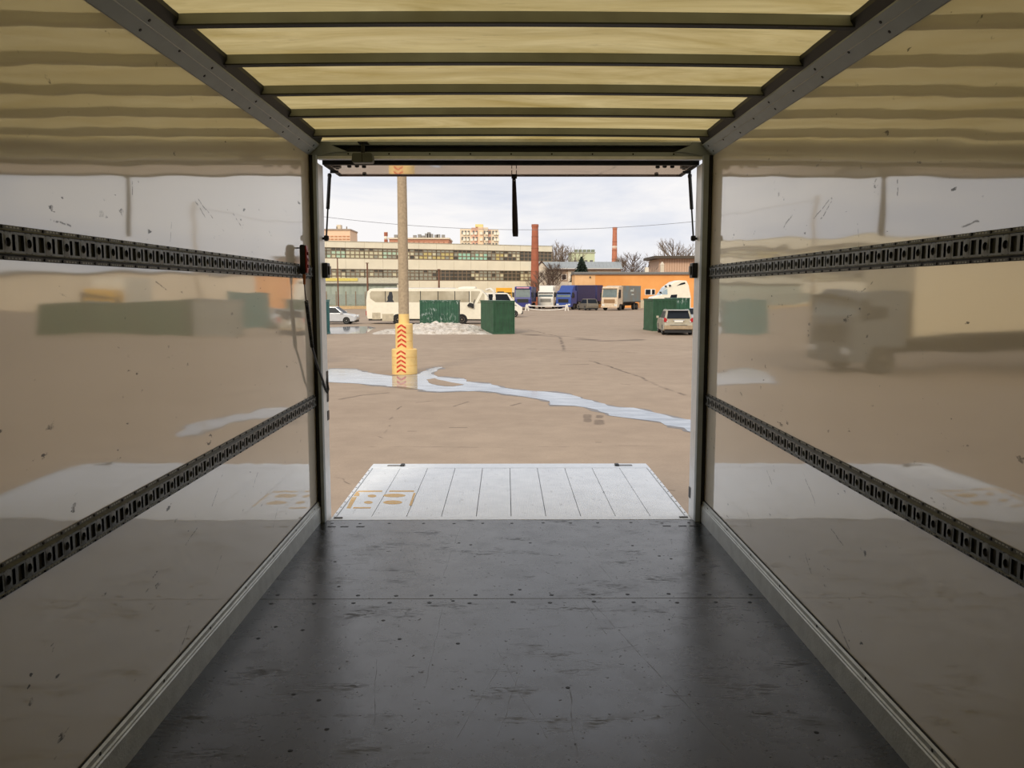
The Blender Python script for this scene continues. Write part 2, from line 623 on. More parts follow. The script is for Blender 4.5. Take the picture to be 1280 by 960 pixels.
# outer skin of the header, closing the box against the sky
MB().box(-1.30, 1.30, YE + .150, YE + .162, 3.50, 3.66).build('header_cap', M_WHITEALU, header)

# ---- cargo tracks: perforated hat rails, one mesh of metal each with a dark backing strip
PITCHM = .0895


def cargo_track(s, zc, label):
    t = thing('cargo_track', label, 'cargo rail', (s * (XW - .001), 0, zc), 0, 'perforated cargo rails on the walls')
    ya, yb = Y0 + .02, YE - .045
    n = int((yb - ya) / PITCHM)
    ya = yb - n * PITCHM
    fh, out = .0255, .013           # half height and stand-off of the face
    X = lambda d: -s * d
    face, pock = MB(), MB()
    for i in range(n):
        y0 = ya + i * PITCHM
        # columns along y: bar, shallow recess, plate with round hole, slot, bar
        yy = [0, .006, .031, .036, .066, .070, .083, PITCHM]
        yy = [y0 + q for q in yy]
        H = fh
        h = .0195
        for a, b_ in ((0, 1), (2, 3), (4, 5), (6, 7)):
            face.quad((X(out), yy[a], -H), (X(out), yy[b_], -H), (X(out), yy[b_], H), (X(out), yy[a], H))
        for a, b_ in ((1, 2), (5, 6)):   # openings: strips above and below
            face.quad((X(out), yy[a], h), (X(out), yy[b_], h), (X(out), yy[b_], H), (X(out), yy[a], H))
            face.quad((X(out), yy[a], -H), (X(out), yy[b_], -H), (X(out), yy[b_], -h), (X(out), yy[a], -h))
        # recess floor (a pressed pocket)
        pock.quad((X(out - .006), yy[1], -h), (X(out - .006), yy[2], -h), (X(out - .006), yy[2], h), (X(out - .006), yy[1], h))
        face.quad((X(out - .006), yy[1], -h), (X(out), yy[1], -h), (X(out), yy[1], h), (X(out - .006), yy[1], h))
        face.quad((X(out - .006), yy[2], -h), (X(out), yy[2], -h), (X(out), yy[2], h), (X(out - .006), yy[2], h))
        # plate with hole
        cy, hw, R, N = (yy[3] + yy[4]) / 2, (yy[4] - yy[3]) / 2, .0115, 16
        outer, inner, deep = [], [], []
        for q in range(N):
            an = 2 * math.pi * (q + .5) / N
            ca, sa = math.cos(an), math.sin(an)
            kx = min(hw / abs(ca), H / abs(sa)) if abs(ca) > 1e-6 and abs(sa) > 1e-6 else hw
            px, pz = ca * kx, sa * kx
            outer.append((X(out), cy + px, pz))
            inner.append((X(out + .0015), cy + ca * R, sa * R))
            deep.append((X(out - .008), cy + ca * R, sa * R))
        o0 = len(face.v)
        face.v += outer + inner + deep
        for q in range(N):
            w = (q + 1) % N
            face.f.append((o0 + q, o0 + w, o0 + N + w, o0 + N + q))
            face.f.append((o0 + N + q, o0 + N + w, o0 + 2 * N + w, o0 + 2 * N + q))
    face.build('track_face', M_TRACK, t)
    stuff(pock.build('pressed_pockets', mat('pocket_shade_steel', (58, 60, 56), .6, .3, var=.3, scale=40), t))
    MB().box(*sorted((X(.0005), X(.003))), ya, yb, -.028, .028).build('backing_strip', M_BLACK, t)
    for sg, nm2 in ((1, 'upper_flange'), (-1, 'lower_flange')):
        b = MB()
        P = [(X(out), sg * fh), (X(out + .0025), sg * (fh + .002)), (X(.003), sg * (fh + .0065)), (X(.0018), sg * (fh + .0165)), (X(0), sg * (fh + .0165)), (X(0), sg * fh)]
        b.prism(P, 'y', ya, yb)
        fl = b.build(nm2, M_TRACKLIP, t)
        r = MB()
        for i in range(n):
            y0 = ya + (i + .55) * PITCHM
            r.tube([(X(.001), y0, sg * (fh + .0115)), (X(.005), y0, sg * (fh + .0115))], .0042, 6)
        stuff(r.build('rivets', M_SCREW, fl))
        r = MB()
        for i in range(n):
            y0 = ya + (i + .55) * PITCHM
            for q in range(4):
                y1 = y0 + .016 + q * .015
                r.box(*sorted((X(.0022), X(.0029))), y1, y1 + .010, sg * (fh + .0120) - .0022, sg * (fh + .0120) + .0022)
        stuff(r.build('stamped_marks', mat('pale_stamp', (150, 152, 146), .5, .3), fl))
    return t


cargo_track(-1, 2.789, 'upper perforated steel cargo rail on the wall with the hanging remote')
cargo_track(1, 2.789, 'upper perforated steel cargo rail on the wall opposite the hanging remote')
cargo_track(-1, 1.985, 'lower perforated steel cargo rail on the wall with the hanging remote')
cargo_track(1, 1.990, 'lower perforated steel cargo rail on the wall opposite the hanging remote')

# ---- small grey lamp box under the header
t = thing('header_lamp_box', 'small dark grey box hanging on a bracket below the roof header', 'lamp box', (-.90, YE - .06, 3.444))
b = MB()
b.prism([(-.064, .008), (-.056, 0), (.056, 0), (.064, .008), (.061, .052), (.053, .058), (-.053, .058), (-.061, .052)], 'y', -.035, .035)
bx = b.build('housing', mat('dark_grey_housing', (86, 92, 88), .5), t, bevel=.004)
MB().box(-.002, .002, -.0365, -.034, .004, .054).build('seam', M_DARK, bx)
MB().tube([(0, .0, .056), (0, .005, .125)], .012, 8).build('stem', M_DARK, t)
MB().box(-.03, .03, -.01, .062, .122, .128).build('bracket', M_DARK, t)

# ---- raised top flap with struts
k = NT('flap_underside')
k.link(k.ramp(k.noise(3, 3), [(0.3, lin(196, 182, 170)), (0.7, lin(206, 193, 182))]), k.b.inputs['Base Color'])
k.b.inputs['Roughness'].default_value = 0.10
k.b.inputs['Coat Weight'].default_value = 1.0
k.b.inputs['Coat Roughness'].default_value = 0.02
k.b.inputs['Coat IOR'].default_value = 1.8
M_FLAP = k.m
flap = thing('top_flap', 'raised glossy white flap hinged above the rear opening with black seal', 'flap', (0, YE + .075, 3.456))
FD = .50
MB().prism([(-1.155, 0.02), (1.155, 0.02), (1.155, FD), (-1.155, FD)], 'z', .004, .034).build('panel', M_FLAP, flap, bevel=.003)
MB().box(-1.175, 1.175, -.010, .022, -.001, .036).build('hinge_seal', M_RUBBER, flap)
for s in (-1, 1):
    MB().box(*sorted((s * 1.155, s * 1.172)), .02, FD, -.006, .036).build('side_seal', M_RUBBER, flap, bevel=.003)
MB().box(-1.165, 1.165, FD, FD + .012, -.004, .036).build('edge_profile', mat('flap_edge', (120, 104, 98), .5), flap)
for s in (-1, 1):
    for (x, y) in ((1.02, .06), (.97, .05), (.93, .075), (.99, FD - .05)):
        MB().lathe([(.014, .003), (.014, -.006), (.008, -.010)], 10, (s * x, y, 0)).build('bolt', M_BLACK, flap, smooth=True)
    c = MB()
    c.lathe([(.026, .004), (.026, -.004), (.018, -.008)], 14, (s * 1.105, .11, 0))
    c.build('latch', mat('latch_steel', (120, 118, 116), .35, .7), flap, smooth=True)
    MB().lathe([(.011, -.006), (.011, -.013)], 10, (s * 1.105, .11, 0)).build('latch_bolt', M_BLACK, flap)
    MB().box(*sorted((s * 1.12, s * 1.172)), .205, .225, -.022, -.006).build('strut_bracket', M_BLACK, flap)
for s, who in ((-1, 'on the post with the remote cable'), (1, 'on the post away from the remote cable')):
    t = thing('gas_strut', 'black gas strut holding the raised flap ' + who, 'gas strut', (s * (1.166 if s < 0 else 1.154), YE + .09, 3.0), 0, 'gas struts of the flap')
    a = Vector((0, 0, .01))
    z = Vector((s * .012, .20, .418))
    m1 = a.lerp(z, .46)
    MB().tube([m1, z], .0115, 12).build('cylinder', M_BLACK, t, smooth=True)
    MB().tube([a, m1], .0055, 10).build('rod', mat('strut_rod', (70, 72, 74), .3, .8), t, smooth=True)
    MB().lathe([(.004, -.019), (.015, -.014), (.017, 0), (.015, .014), (.004, .019)], 12, (0, 0, .005)).build('ball_end', M_BLACK, t, smooth=True)
    MB().tube([(0, 0, .003), (s * .024, 0, .003)], .008, 8).build('pin', M_BLACK, t)
    MB().lathe([(.004, -.016), (.012, -.012), (.014, 0), (.012, .012), (.004, .016)], 10, tuple(z)).build('ball_end', M_BLACK, t, smooth=True)

# ---- pull strap
t = thing('pull_strap', 'black pull strap hanging from the middle of the raised flap', 'strap', (.03, YE + .32, 3.03))
rings = []
for i in range(15):
    q = i / 14
    z = .395 * (1 - q)
    w = .011 + .010 * min(1, q * 1.6) * (1 if q < .97 else .7)
    d = .006 + .004 * math.sin(q * 3)
    xo = .010 * q
    an = .5 * math.sin(q * 2.6)
    ring = []
    for k_ in range(10):
        a = 2 * math.pi * k_ / 10
        px, py = w * math.cos(a), d * math.sin(a)
        ring.append((xo + px * math.cos(an) - py * math.sin(an) - .010, px * math.sin(an) + py * math.cos(an), z))
    rings.append(ring)
MB().loft(rings).build('webbing', mat('strap_webbing', (38, 26, 30), .75, var=.3, scale=40), t, smooth=True)
MB().box(-.026, .010, -.012, .012, .375, .40).build('clamp', M_BLACK, t)
for x in (-.024, .006):
    MB().tube([(x, 0, .395), (x, -.02, .424)], .003, 6).build('wire_link', mat('link_steel', (130, 120, 115), .4, .6), t)
MB().lathe([(.004, -.0135), (.004, -.0115)], 8, (-.008, 0, .36), 'y').build('rivet', M_WHITEALU, t)

# ---- remote control on its coiled cord, hanging on the left wall
RX, RY = -1.196, 4.87
t = thing('lift_remote', 'black and red push button remote hanging by the upper cargo rail', 'remote control', (RX, RY, 2.77))
b = MB()
b.prism([(-.024, .006), (-.018, 0), (.006, 0), (.006, .163), (.002, .168), (-.018, .168), (-.024, .160)], 'y', -.022, .022)
b.build('handle', M_BLACK, t, bevel=.004)
b = MB()
b.prism([(.0065, .004), (.0145, .008), (.0175, .03), (.0155, .05), (.019, .07), (.019, .09), (.0155, .11), (.017, .14), (.013, .162), (.0065, .165)], 'y', -.020, .020)
fr = b.build('front_cover', mat('red_cover', (150, 34, 26), .45), t, bevel=.003)
for z in (.045, .082, .118):
    MB().lathe([(.010, .016), (.010, .0225), (.006, .024)], 12, (0, 0, z), 'x').build('button', mat('button_dark_red', (96, 22, 20), .5), fr, smooth=True)
MB().lathe([(.011, 0), (.009, -.02), (.007, -.06), (.004, -.062)], 12, (-.006, 0, .002)).build('cable_gland', mat('orange_gland', (150, 84, 30), .5), t, smooth=True)
MB().tube([(-.03, 0, .15), (-.044, .006, .15)], .004, 6).build('hook', M_BLACK, t)

cb = thing('remote_cable', 'black coiled cable drooping from the red remote over the door post', 'cable', (RX - .006, RY, 2.70))
top = Vector((0, 0, .01))
c0 = Vector((.006, .01, -.085))
c1 = Vector((.012, .10, -.36))
MB().tube([top, (.001, .003, -.03), (.003, .012, -.07), c0], .0032, 8).build('lead', mat('brown_lead', (70, 40, 30), .5), cb, smooth=True)
pts = []
turns, N = 34, 34 * 10
for i in range(N + 1):
    q = i / N
    p = c0.lerp(c1, q)
    a = 2 * math.pi * turns * q
    pts.append(p + Vector((math.cos(a), math.sin(a) * .8, .3 * math.sin(a))) * .0085)
MB().tube(pts, .0038, 6).build('coil', M_BLACK, cb, smooth=True)
w0 = W(409, 491, YE + .06) - Vector((RX - .006, RY, 2.70))
w1 = W(407.5, 454, YE + .16) - Vector((RX - .006, RY, 2.70))
MB().tube([c1, c1.lerp(w0, .33) + Vector((-.004, 0, -.005)), c1.lerp(w0, .7) + Vector((0, 0, -.006)), w0 - Vector((.006, .01, -.02)), w0, w0 + Vector((.004, .02, .02)), w0.lerp(w1, .5), w1], .0068, 10).build('lower_lead', M_BLACK, cb, smooth=True)

# ---- tail lift platform
PX = 1.172
PY0, PY1 = YE + .026, 7.075
lift = thing('tail_lift_platform', 'aluminium tail lift platform lowered flat behind the truck floor', 'tail lift', (0, PY0, FZ))
k = NT('platform_plank')
rib = k.t.nodes.new('ShaderNodeTexWave')
rib.wave_type = 'BANDS'
rib.bands_direction = 'X'
rib.inputs['Scale'].default_value = 26
rib.inputs['Distortion'].default_value = 0.0
k.link(k.tc, rib.inputs['Vector'])
pc = k.ramp(k.noise(5, 6, 0.65), [(0.3, lin(226, 229, 231)), (0.65, lin(242, 244, 245))])
pc = k.mix(k.ramp(k.noise(24, 5, 0.7, stretch=(1, .35, 1)), [(0.60, 0.0), (0.74, 0.6)]), pc, lin(150, 152, 152))
k.link(pc, k.b.inputs['Base Color'])
k.b.inputs['Metallic'].default_value = 0.15
k.b.inputs['Roughness'].default_value = 0.40
k.link(k.bump(rib.outputs['Fac'], 0.35, 0.003), k.b.inputs['Normal'])
M_PLANK = k.m
LEN = PY1 - PY0
for i in range(10):
    x0 = -1.15 + .23 * i
    MB().box(x0 + .002, x0 + .228, .075, LEN - .215, -.045, -.004).build('plank', M_PLANK, lift, bevel=.0015, seg=1)
MB().box(-1.15, 1.15, .06, LEN - .2, -.06, -.046).build('under_sheet', M_DARK, lift)
MB().prism([(.0, -.06), (.0, 0), (.07, .002), (.075, -.003), (.075, -.06)], 'x', -PX, PX).build('hinge_bar', M_WHITEALU, lift)
MB().prism([(LEN - .215, -.06), (LEN - .215, -.003), (LEN - .20, .001), (LEN - .03, -.004), (LEN, -.028), (LEN, -.04)], 'x', -PX, PX).build('front_lip', M_WHITEALU, lift)
for s in (-1, 1):
    o = MB().box(*sorted((s * 1.151, s * PX)), .0755, LEN - .2155, -.06, .003).build('side_profile', M_WHITEALU, lift, bevel=.003)
    r = MB()
    for i in range(10):
        r.lathe([(.006, .002), (.006, .0045)], 8, (s * 1.162, .16 + i * .145, 0))
    stuff(r.build('rivets', M_SCREW, o))
    lt = MB().box(*sorted((s * .93, s * 1.04)), LEN - .15, LEN - .10, -.004, .003).build('roll_stop_latch', mat('latch_grey', (120, 118, 116), .4, .6), lift, bevel=.003)
    MB().prism([(-.018, 0), (.018, 0), (.018, .010), (.012, .014), (-.012, .014), (-.018, .010)], 'y', -.03, .03).build('latch_knob', M_BLACK, lt, loc=(s * .91, LEN - .125, 0), bevel=.003)
    MB().box(*sorted((s * 1.10, s * 1.155)), .03, .05, .001, .006).build('hinge_plate', mat('hinge_dark', (60, 58, 56), .5, .5), lift)
# faded orange stand-here marking: broken frame and two foot prints
M_ORANGE = mat('faded_orange_paint', (226, 172, 92), .6, var=.2, scale=60, col2=(222, 196, 150))


def mark(poly, name='painted_marking'):
    b = MB()
    b.prism(poly, 'z', -.0045, -.0030)
    return b.build(name, M_ORANGE, lift)


def P(px, py):
    g = G(px, py, FZ - .004)
    return (g.x, g.y - PY0)


fr_px = [[(448, 613.5), (478, 613.2), (477.5, 614.8), (447, 615)], [(487, 613.2), (518, 613.2), (517.5, 614.8), (486, 614.8)],
         [(446, 614), (449.5, 617), (449, 620), (441.5, 620.4)], [(440, 621.5), (446, 621.5), (438, 635.5), (433, 635.5)],
         [(442, 634), (464, 634), (463, 635.6), (441, 635.6)], [(517, 616), (519.5, 616.5), (514.5, 632), (511.5, 632)]]
for q in fr_px:
    mark([P(*p) for p in q])
for c, rx, ry in (((465, 620.0), 5.5, 1.7), ((493, 619.4), 14, 2.2), ((460.5, 628.0), 5.5, 1.7), ((491, 628.0), 12, 2.4)):
    mark([P(c[0] + rx * math.cos(a * math.pi / 8), c[1] + ry * math.sin(a * math.pi / 8)) for a in range(16)], 'foot_print')
# ================================================================== outside
# ---- asphalt lot
k = NT('worn_asphalt')
a1 = k.noise(0.12, 6, 0.6)
a2 = k.noise(1.3, 6, 0.65)
a3 = k.noise(30, 3, 0.6)
c = k.ramp(a1, [(0.32, lin(168, 147, 126)), (0.68, lin(182, 161, 139))])
c = k.mix(k.ramp(a2, [(0.35, 0.0), (0.72, 0.5)]), c, lin(146, 128, 110))
c = k.mix(k.ramp(a3, [(0.4, 0.0), (0.7, 0.18)]), c, lin(120, 108, 96))


def gl(pts, w):
    r = []
    for p, q in zip(pts[:-1], pts[1:]):
        a, b = G(*p), G(*q)
        r.append(((a.x, a.y, 0), (b.x, b.y, 0), w))
    return r


cr = gl([(412, 559), (520, 558.5), (640, 559.5), (760, 557.5), (864, 558)], .022)
cr += gl([(503, 508), (491, 514), (488, 530), (481, 541)], .035)
cr += gl([(412, 596), (426, 599), (439, 609)], .02)
cr += gl([(738, 451), (765, 459), (800, 471), (825, 483), (856, 494)], .09)
cr += gl([(660, 412), (700, 421), (706, 440)], .12)
cr += gl([(432, 550), (445, 545), (470, 545), (478, 548)], .025)
cr += gl([(412, 540), (447, 533)], .03)
cr += gl([(640, 524), (675, 526.5)], .02)
cr += gl([(660, 436), (720, 439), (800, 441)], .10)
cr += gl([(470, 451), (440, 447)], .06)
cm = k.segs(cr, k.wobble(0.9, 0.35))
cm = k.math('MULTIPLY', k.math('MULTIPLY', cm, 1.2, clamp=True), k.ramp(k.noise(1.7, 3), [(0.38, 0.1), (0.55, 1.0)]))
st = gl([(660, 418), (690, 420), (730, 424), (760, 426), (795, 425)], .9)
st += gl([(664, 394.5), (688, 394.5)], .5) + gl([(690, 399), (742, 399)], .4)
st += gl([(645, 411), (670, 411)], .35)
sm2 = k.segs(st, k.wobble(0.25, 1.4))
sm2 = k.math('MULTIPLY', k.ramp(sm2, [(0.2, 0.0), (0.6, 1.0)]), k.ramp(k.noise(0.9, 4, stretch=(0.5, 1, 1)), [(0.40, 0.0), (0.55, 0.85)]))
wet = gl([(426, 499), (452, 494), (485, 491)], .085) + gl([(521, 503), (540, 501)], .05) + gl([(567, 508), (586, 502)], .05)
wet += gl([(563, 534.5), (583, 534.5)], .055) + gl([(510, 539), (520, 539)], .04) + gl([(574, 426), (600, 426)], .20) + gl([(445, 445), (480, 445)], .08)
wet += gl([(734.8, 518.5), (734.2, 527)], .12) + gl([(749.5, 519.5), (749, 522)], .11) + gl([(748.5, 525.5), (748.5, 530)], .15) + gl([(640, 507), (650, 504)], .07)
wet += gl([(702, 456), (734, 455.5)], .12) + gl([(712, 447), (720, 447)], .10) + gl([(777, 480), (787, 481)], .05) + gl([(745, 553), (750, 553)], .04) + gl([(835, 612), (842, 613)], .03)
wm = k.math('MULTIPLY', k.ramp(k.segs(wet, k.wobble(2.0, 0.10)), [(0.15, 0.0), (0.45, 0.7)]), k.ramp(k.noise(6, 4, 0.6), [(0.28, 0.45), (0.5, 1.0)]))
dk = k.math('MAXIMUM', k.math('MAXIMUM', cm, sm2), wm, clamp=True)
dk = k.math('MULTIPLY', dk, 0.72)
k.link(k.mix(dk, c, lin(72, 60, 52)), k.b.inputs['Base Color'])
k.b.inputs['Roughness'].default_value = 0.85
k.b.inputs['Specular IOR Level'].default_value = 0.25
k.link(k.bump(k.math('ADD', a3, a2), 0.25, 0.01), k.b.inputs['Normal'])
M_ASPHALT = k.m
b = MB()
b.box(-300, 300, -60, 700, -.3, 0)
ground = struct(b.build('ground', M_ASPHALT))


# ---- melt water
k = NT('melt_water')
wn = k.noise(3.0, 5, 0.6, stretch=(0.4, 1, 1))
k.link(k.ramp(wn, [(0.35, lin(128, 134, 142)), (0.65, lin(184, 190, 196))]), k.b.inputs['Base Color'])
k.b.inputs['Roughness'].default_value = 0.07
k.b.inputs['IOR'].default_value = 1.33
k.b.inputs['Specular IOR Level'].default_value = 0.7
k.link(k.bump(k.noise(2.5, 3), 0.06, 0.01), k.b.inputs['Normal'])
M_WATER = k.m


def flat_outline(name, px, m, z=.006, jag=0.10):
    pts = []
    gp = [G(*p) for p in px]
    r = random.Random(len(px))
    n = len(gp)
    for i in range(n):
        a, b_ = gp[i], gp[(i + 1) % n]
        L = (b_ - a).length
        q = max(1, int(L / .25))
        for j in range(q):
            p = a.lerp(b_, j / q)
            pts.append((p.x + r.uniform(-jag, jag) * .8, p.y + r.uniform(-jag, jag) * (1 if p.y < 40 else 3), z))
    from mathutils.geometry import tessellate_polygon
    tris = tessellate_polygon([[Vector(p) for p in pts]])
    return MB().add(pts, tris).build(name, m)


stream = [(400, 463), (423, 461), (445, 462), (456, 466), (473, 468), (490, 470), (523, 468), (532, 463), (541, 460), (551, 458.5), (553, 460), (545, 463), (541, 467.5), (548, 471.5),
          (560, 472), (570, 473.5), (582, 474), (583, 477), (595, 478.5), (612, 480), (627, 484), (640, 487), (667, 489), (690, 490), (705, 492), (717, 495), (740, 501), (757, 505), (762, 508), (790, 510),
          (805, 512), (830, 519), (845, 522), (862, 525), (880, 529), (880, 544), (862, 539), (850, 535), (835, 532), (825, 528), (805, 525), (780, 522), (762, 519), (745, 513), (735, 510), (715, 507), (690, 506),
          (685, 502), (672, 498), (655, 496), (640, 494), (620, 490.5), (600, 489), (575, 489), (550, 490), (530, 489.5), (520, 486), (505, 484), (488, 483), (470, 481), (440, 479), (425, 478), (400, 477)]
pud = tag(flat_outline('puddle', stream, M_WATER), 'long pale stream of melt water winding from the yellow pole base', 'puddle')
M_WET = mat('wet_asphalt_rim', (104, 92, 82), .35, var=.25, scale=3)
mid = sum(p[1] for p in stream) / len(stream)
rim = []
for i, p in enumerate(stream):
    a, c_ = stream[i - 1], stream[(i + 1) % len(stream)]
    tx, ty_ = c_[0] - a[0], c_[1] - a[1]
    ln = max(1e-6, math.hypot(tx, ty_))
    rim.append((p[0] + ty_ / ln * 1.2, p[1] - tx / ln * 1.0))
wr_ = flat_outline('wet_rim', rim, M_WET, z=.003, jag=.16)
wr_.parent = pud
dry = flat_outline('dry_island', [(534, 475), (545, 473.2), (553, 476), (566, 478.6), (582, 481), (566, 483.4), (548, 482), (537, 479)], M_ASPHALT, z=.010, jag=.06)
dry.parent = pud
tag(flat_outline('puddle', [(395, 410), (430, 408.5), (460, 408), (470, 410), (462, 414), (455, 417), (425, 417.5), (395, 417)], M_WATER, jag=.1), 'pale puddle between the silver hatchback and the snow heap', 'puddle')

# ---- lamp pole with chevron base
M_YEL = mat('yellow_paint', (240, 202, 128), .6, var=.14, scale=3, bump=.1, bscale=12)
M_CHEV = mat('chevron_red', (206, 62, 32), .55, var=.1)
M_CONC = mat('pole_concrete', (176, 156, 128), .85, var=.22, scale=14, bump=.3, bscale=60)
pb = G(504, 468.5)
pole = thing('lamp_pole', 'tall round concrete pole in a two-tier yellow base with red chevrons', 'pole', (pb.x, pb.y + .4, 0))
PR = pb.y / F_PX
R1, R2, R3 = 16.0 * PR, 11.0 * PR, 6.6 * PR
h1, h2, h3 = 2.672 - (436.5 - VPY) * PR, 2.672 - (404.5 - VPY) * PR, 2.672 - (392.5 - VPY) * PR
prof1 = [(R1, 0), (R1, h1 * .34), (R1 - .012, h1 * .345), (R1 - .012, h1 * .352), (R1, h1 * .357), (R1, h1 * .67), (R1 - .012, h1 * .675), (R1 - .012, h1 * .683), (R1, h1 * .688), (R1, h1 - .02), (R1 - .03, h1)]
dh = h2 - h1
prof2 = [(R2, h1), (R2, h1 + dh * .3), (R2 - .01, h1 + dh * .305), (R2 - .01, h1 + dh * .313), (R2, h1 + dh * .318), (R2, h1 + dh * .62), (R2 - .01, h1 + dh * .625), (R2 - .01, h1 + dh * .633), (R2, h1 + dh * .638), (R2, h2 - .02), (R2 - .03, h2)]
lo = MB().lathe(prof1, 40).build('lower_base_ring', M_YEL, pole, smooth=True)
up = MB().lathe(prof2, 40).build('upper_base_ring', M_YEL, pole, smooth=True)
MB().lathe([(R3 * 1.02, h2), (R3, h3)], 32).build('yellow_shaft', M_YEL, pole, smooth=True)
MB().lathe([(R3, h3), (R3 * .90, 6.0), (R3 * .72, 11.5)], 32).build('concrete_shaft', M_CONC, pole, smooth=True)
MB().tube([(0, 0, 11.3), (0, -.2, 11.8), (0, -1.6, 12.1)], .05, 10).build('lamp_arm', M_STEELGREY, pole, smooth=True)
MB().box(-.15, .15, -2.2, -1.5, 12.05, 12.18).build('lamp_head', M_STEELGREY, pole, bevel=.04)


def chevrons(R, za, zb, n, parent, a0, half):
    step = (zb - za) / n
    for i in range(n):
        z = za + step * (i + .2)
        for s in (-1, 1):
            b = MB()
            rows = []
            for q in range(5):
                u = q / 4
                an = -math.pi / 2 + a0 + s * (.012 + half * u)
                zt = z + step * .66 - step * .62 * u
                rows.append([(math.cos(an) * r_, math.sin(an) * r_, zz) for r_, zz in ((R - .004, zt - step * .22), (R + .006, zt - step * .22), (R + .006, zt + step * .20), (R - .004, zt + step * .20))])
            b.loft(rows).build('red_chevron', M_CHEV, parent)


chevrons(R1, h1 * .06, h1 * .96, 5, lo, -.16, .36)
chevrons(R2, h1 + dh * .05, h2 - dh * .03, 5, up, -.20, .52)

# ---- dirty snow heap
k = NT('dirty_snow')
c = k.ramp(k.noise(2.2, 7, 0.72), [(0.34, lin(150, 134, 116)), (0.48, lin(212, 200, 184)), (0.62, lin(236, 228, 216))])
k.link(c, k.b.inputs['Base Color'])
k.b.inputs['Roughness'].default_value = 0.9
k.link(k.bump(k.noise(9, 6, 0.7), 0.8, 0.1), k.b.inputs['Normal'])
sx0, sx1 = G(458, 418).x, G(620, 418).x
vs, fs = [], []
nx, ny = 90, 34
sy0, sy1 = 51.6, 60.0
for j in range(ny + 1):
    for i in range(nx + 1):
        u, v = i / nx, j / ny
        x, y = sx0 + (sx1 - sx0) * u, sy0 + (sy1 - sy0) * v
        e = math.sin(math.pi * min(1, max(0, u))) ** .6 * math.sin(math.pi * v) ** .55
        prof_h = .10 + .36 * math.exp(-((u - .62) / .34) ** 4) + .12 * math.exp(-((u - .25) / .12) ** 2)
        p = Vector((x, y, 0))
        lump = noise.fractal(p * 1.1, 1.0, 2.0, 4) * .22 + abs(noise.noise(p * 2.6)) * .30
        h = e * (prof_h + lump * (.4 + prof_h))
        edge = i in (0, nx) or j in (0, ny)
        vs.append((x, y + noise.noise(p * .8) * .4, -.04 if edge else max(-.03, h - .02)))
for j in range(ny):
    for i in range(nx):
        a = j * (nx + 1) + i
        fs.append((a, a + 1, a + nx + 2, a + nx + 1))
tag(MB().add(vs, fs).build('snow_heap', k.m, smooth=False), 'long heap of dirty snow piled against the green containers', 'snow pile')

# ---- green containers
M_GREEN = mat('green_paint', (46, 84, 58), .55, var=.3, scale=2.5, bump=.1, bscale=8)
k = NT('green_paint_peeling')
pe = k.math('MULTIPLY', k.ramp(k.noise(5.5, 7, 0.7, stretch=(1, 1, .5)), [(0.54, 0.0), (0.60, 1.0)]), k.ramp(k.noise(1.0, 3), [(0.40, 0.0), (0.55, 0.9)]))
c = k.ramp(k.noise(1.6, 4), [(0.3, lin(32, 76, 58)), (0.7, lin(50, 98, 72))])
k.link(k.mix(pe, c, lin(170, 184, 178)), k.b.inputs['Base Color'])
k.b.inputs['Roughness'].default_value = 0.55
M_PEEL = k.m
M_TEAL = mat('teal_paint', (40, 112, 110), .5, var=.25, scale=2)
M_GREYBOX = mat('grey_box_paint', (140, 140, 132), .5, var=.2, scale=2)


def container(label, loc, rz, L, D, H, m, lips=True, group=None):
    """Box of profiled sheet: each face is a fan of raised ribs, doors in the front face."""
    t = thing('green_container' if m in (M_GREEN, M_PEEL) else 'metal_container', label, 'container', loc, rz, group)
    MB().box(0, L, .03, D, .06, H).build('body', m, t)
    n = max(4, int(L / .21))
    for i in range(n):
        x = L * (i + .5) / n
        MB().prism([(x - .055, .03), (x - .032, -.012), (x + .032, -.012), (x + .055, .03)], 'z', .12, H - .1).build('front_rib', m, t)
    n = max(3, int(D / .21))
    for sx, off in ((0, -1), (L, 1)):
        for i in range(n):
            y = D * (i + .5) / n
            MB().prism([(sx, y - .055), (sx + off * .04, y - .032), (sx + off * .04, y + .032), (sx, y + .055)], 'z', .12, H - .1).build('side_rib', m, t)
    for zz in ((.0, .12), (H - .1, H)):
        MB().box(-.045, L + .045, -.02, D + .02, *zz).build('frame_rail', m, t)
    for x in (-.045, L - .045):
        MB().box(x, x + .09, -.022, .06, .0, H).build('corner_post', m, t)
    MB().box(-.07, L + .07, -.05, D + .05, H, H + .04).build('lid', m, t)
    return t


container('dark green ribbed metal container standing with its corner in the snow heap', (G(617, 417.5).x, 52.0, 0), math.radians(14), 1.32, 3.6, 2.04, M_GREEN)
g1 = W(525.5, 400, 62.5)
container('green metal container with peeling paint in front of the white coach', (g1.x, 62.5, 0), math.radians(-2), 2.80, 1.6, 1.96, M_PEEL)
g2 = G(809.5, 415)
container('green ribbed metal container behind the muddy estate car', (W(816.5, 400, g2.y + 1.2).x, g2.y + 1.2, 0), math.radians(7), 1.56, 2.2, 2.12, M_GREEN)
container('green container with pale door bars behind the ribbed container and estate car', (W(816.5, 400, g2.y + 1.2).x + 1.62, g2.y + 3.2, 0), math.radians(2), 1.22, 2.0, 2.17, M_PEEL)
container('teal metal container at the edge of the puddle by the silver hatchback', (-13.62, 51.6, 0), 0, 2.36, 1.6, 2.1, M_TEAL)
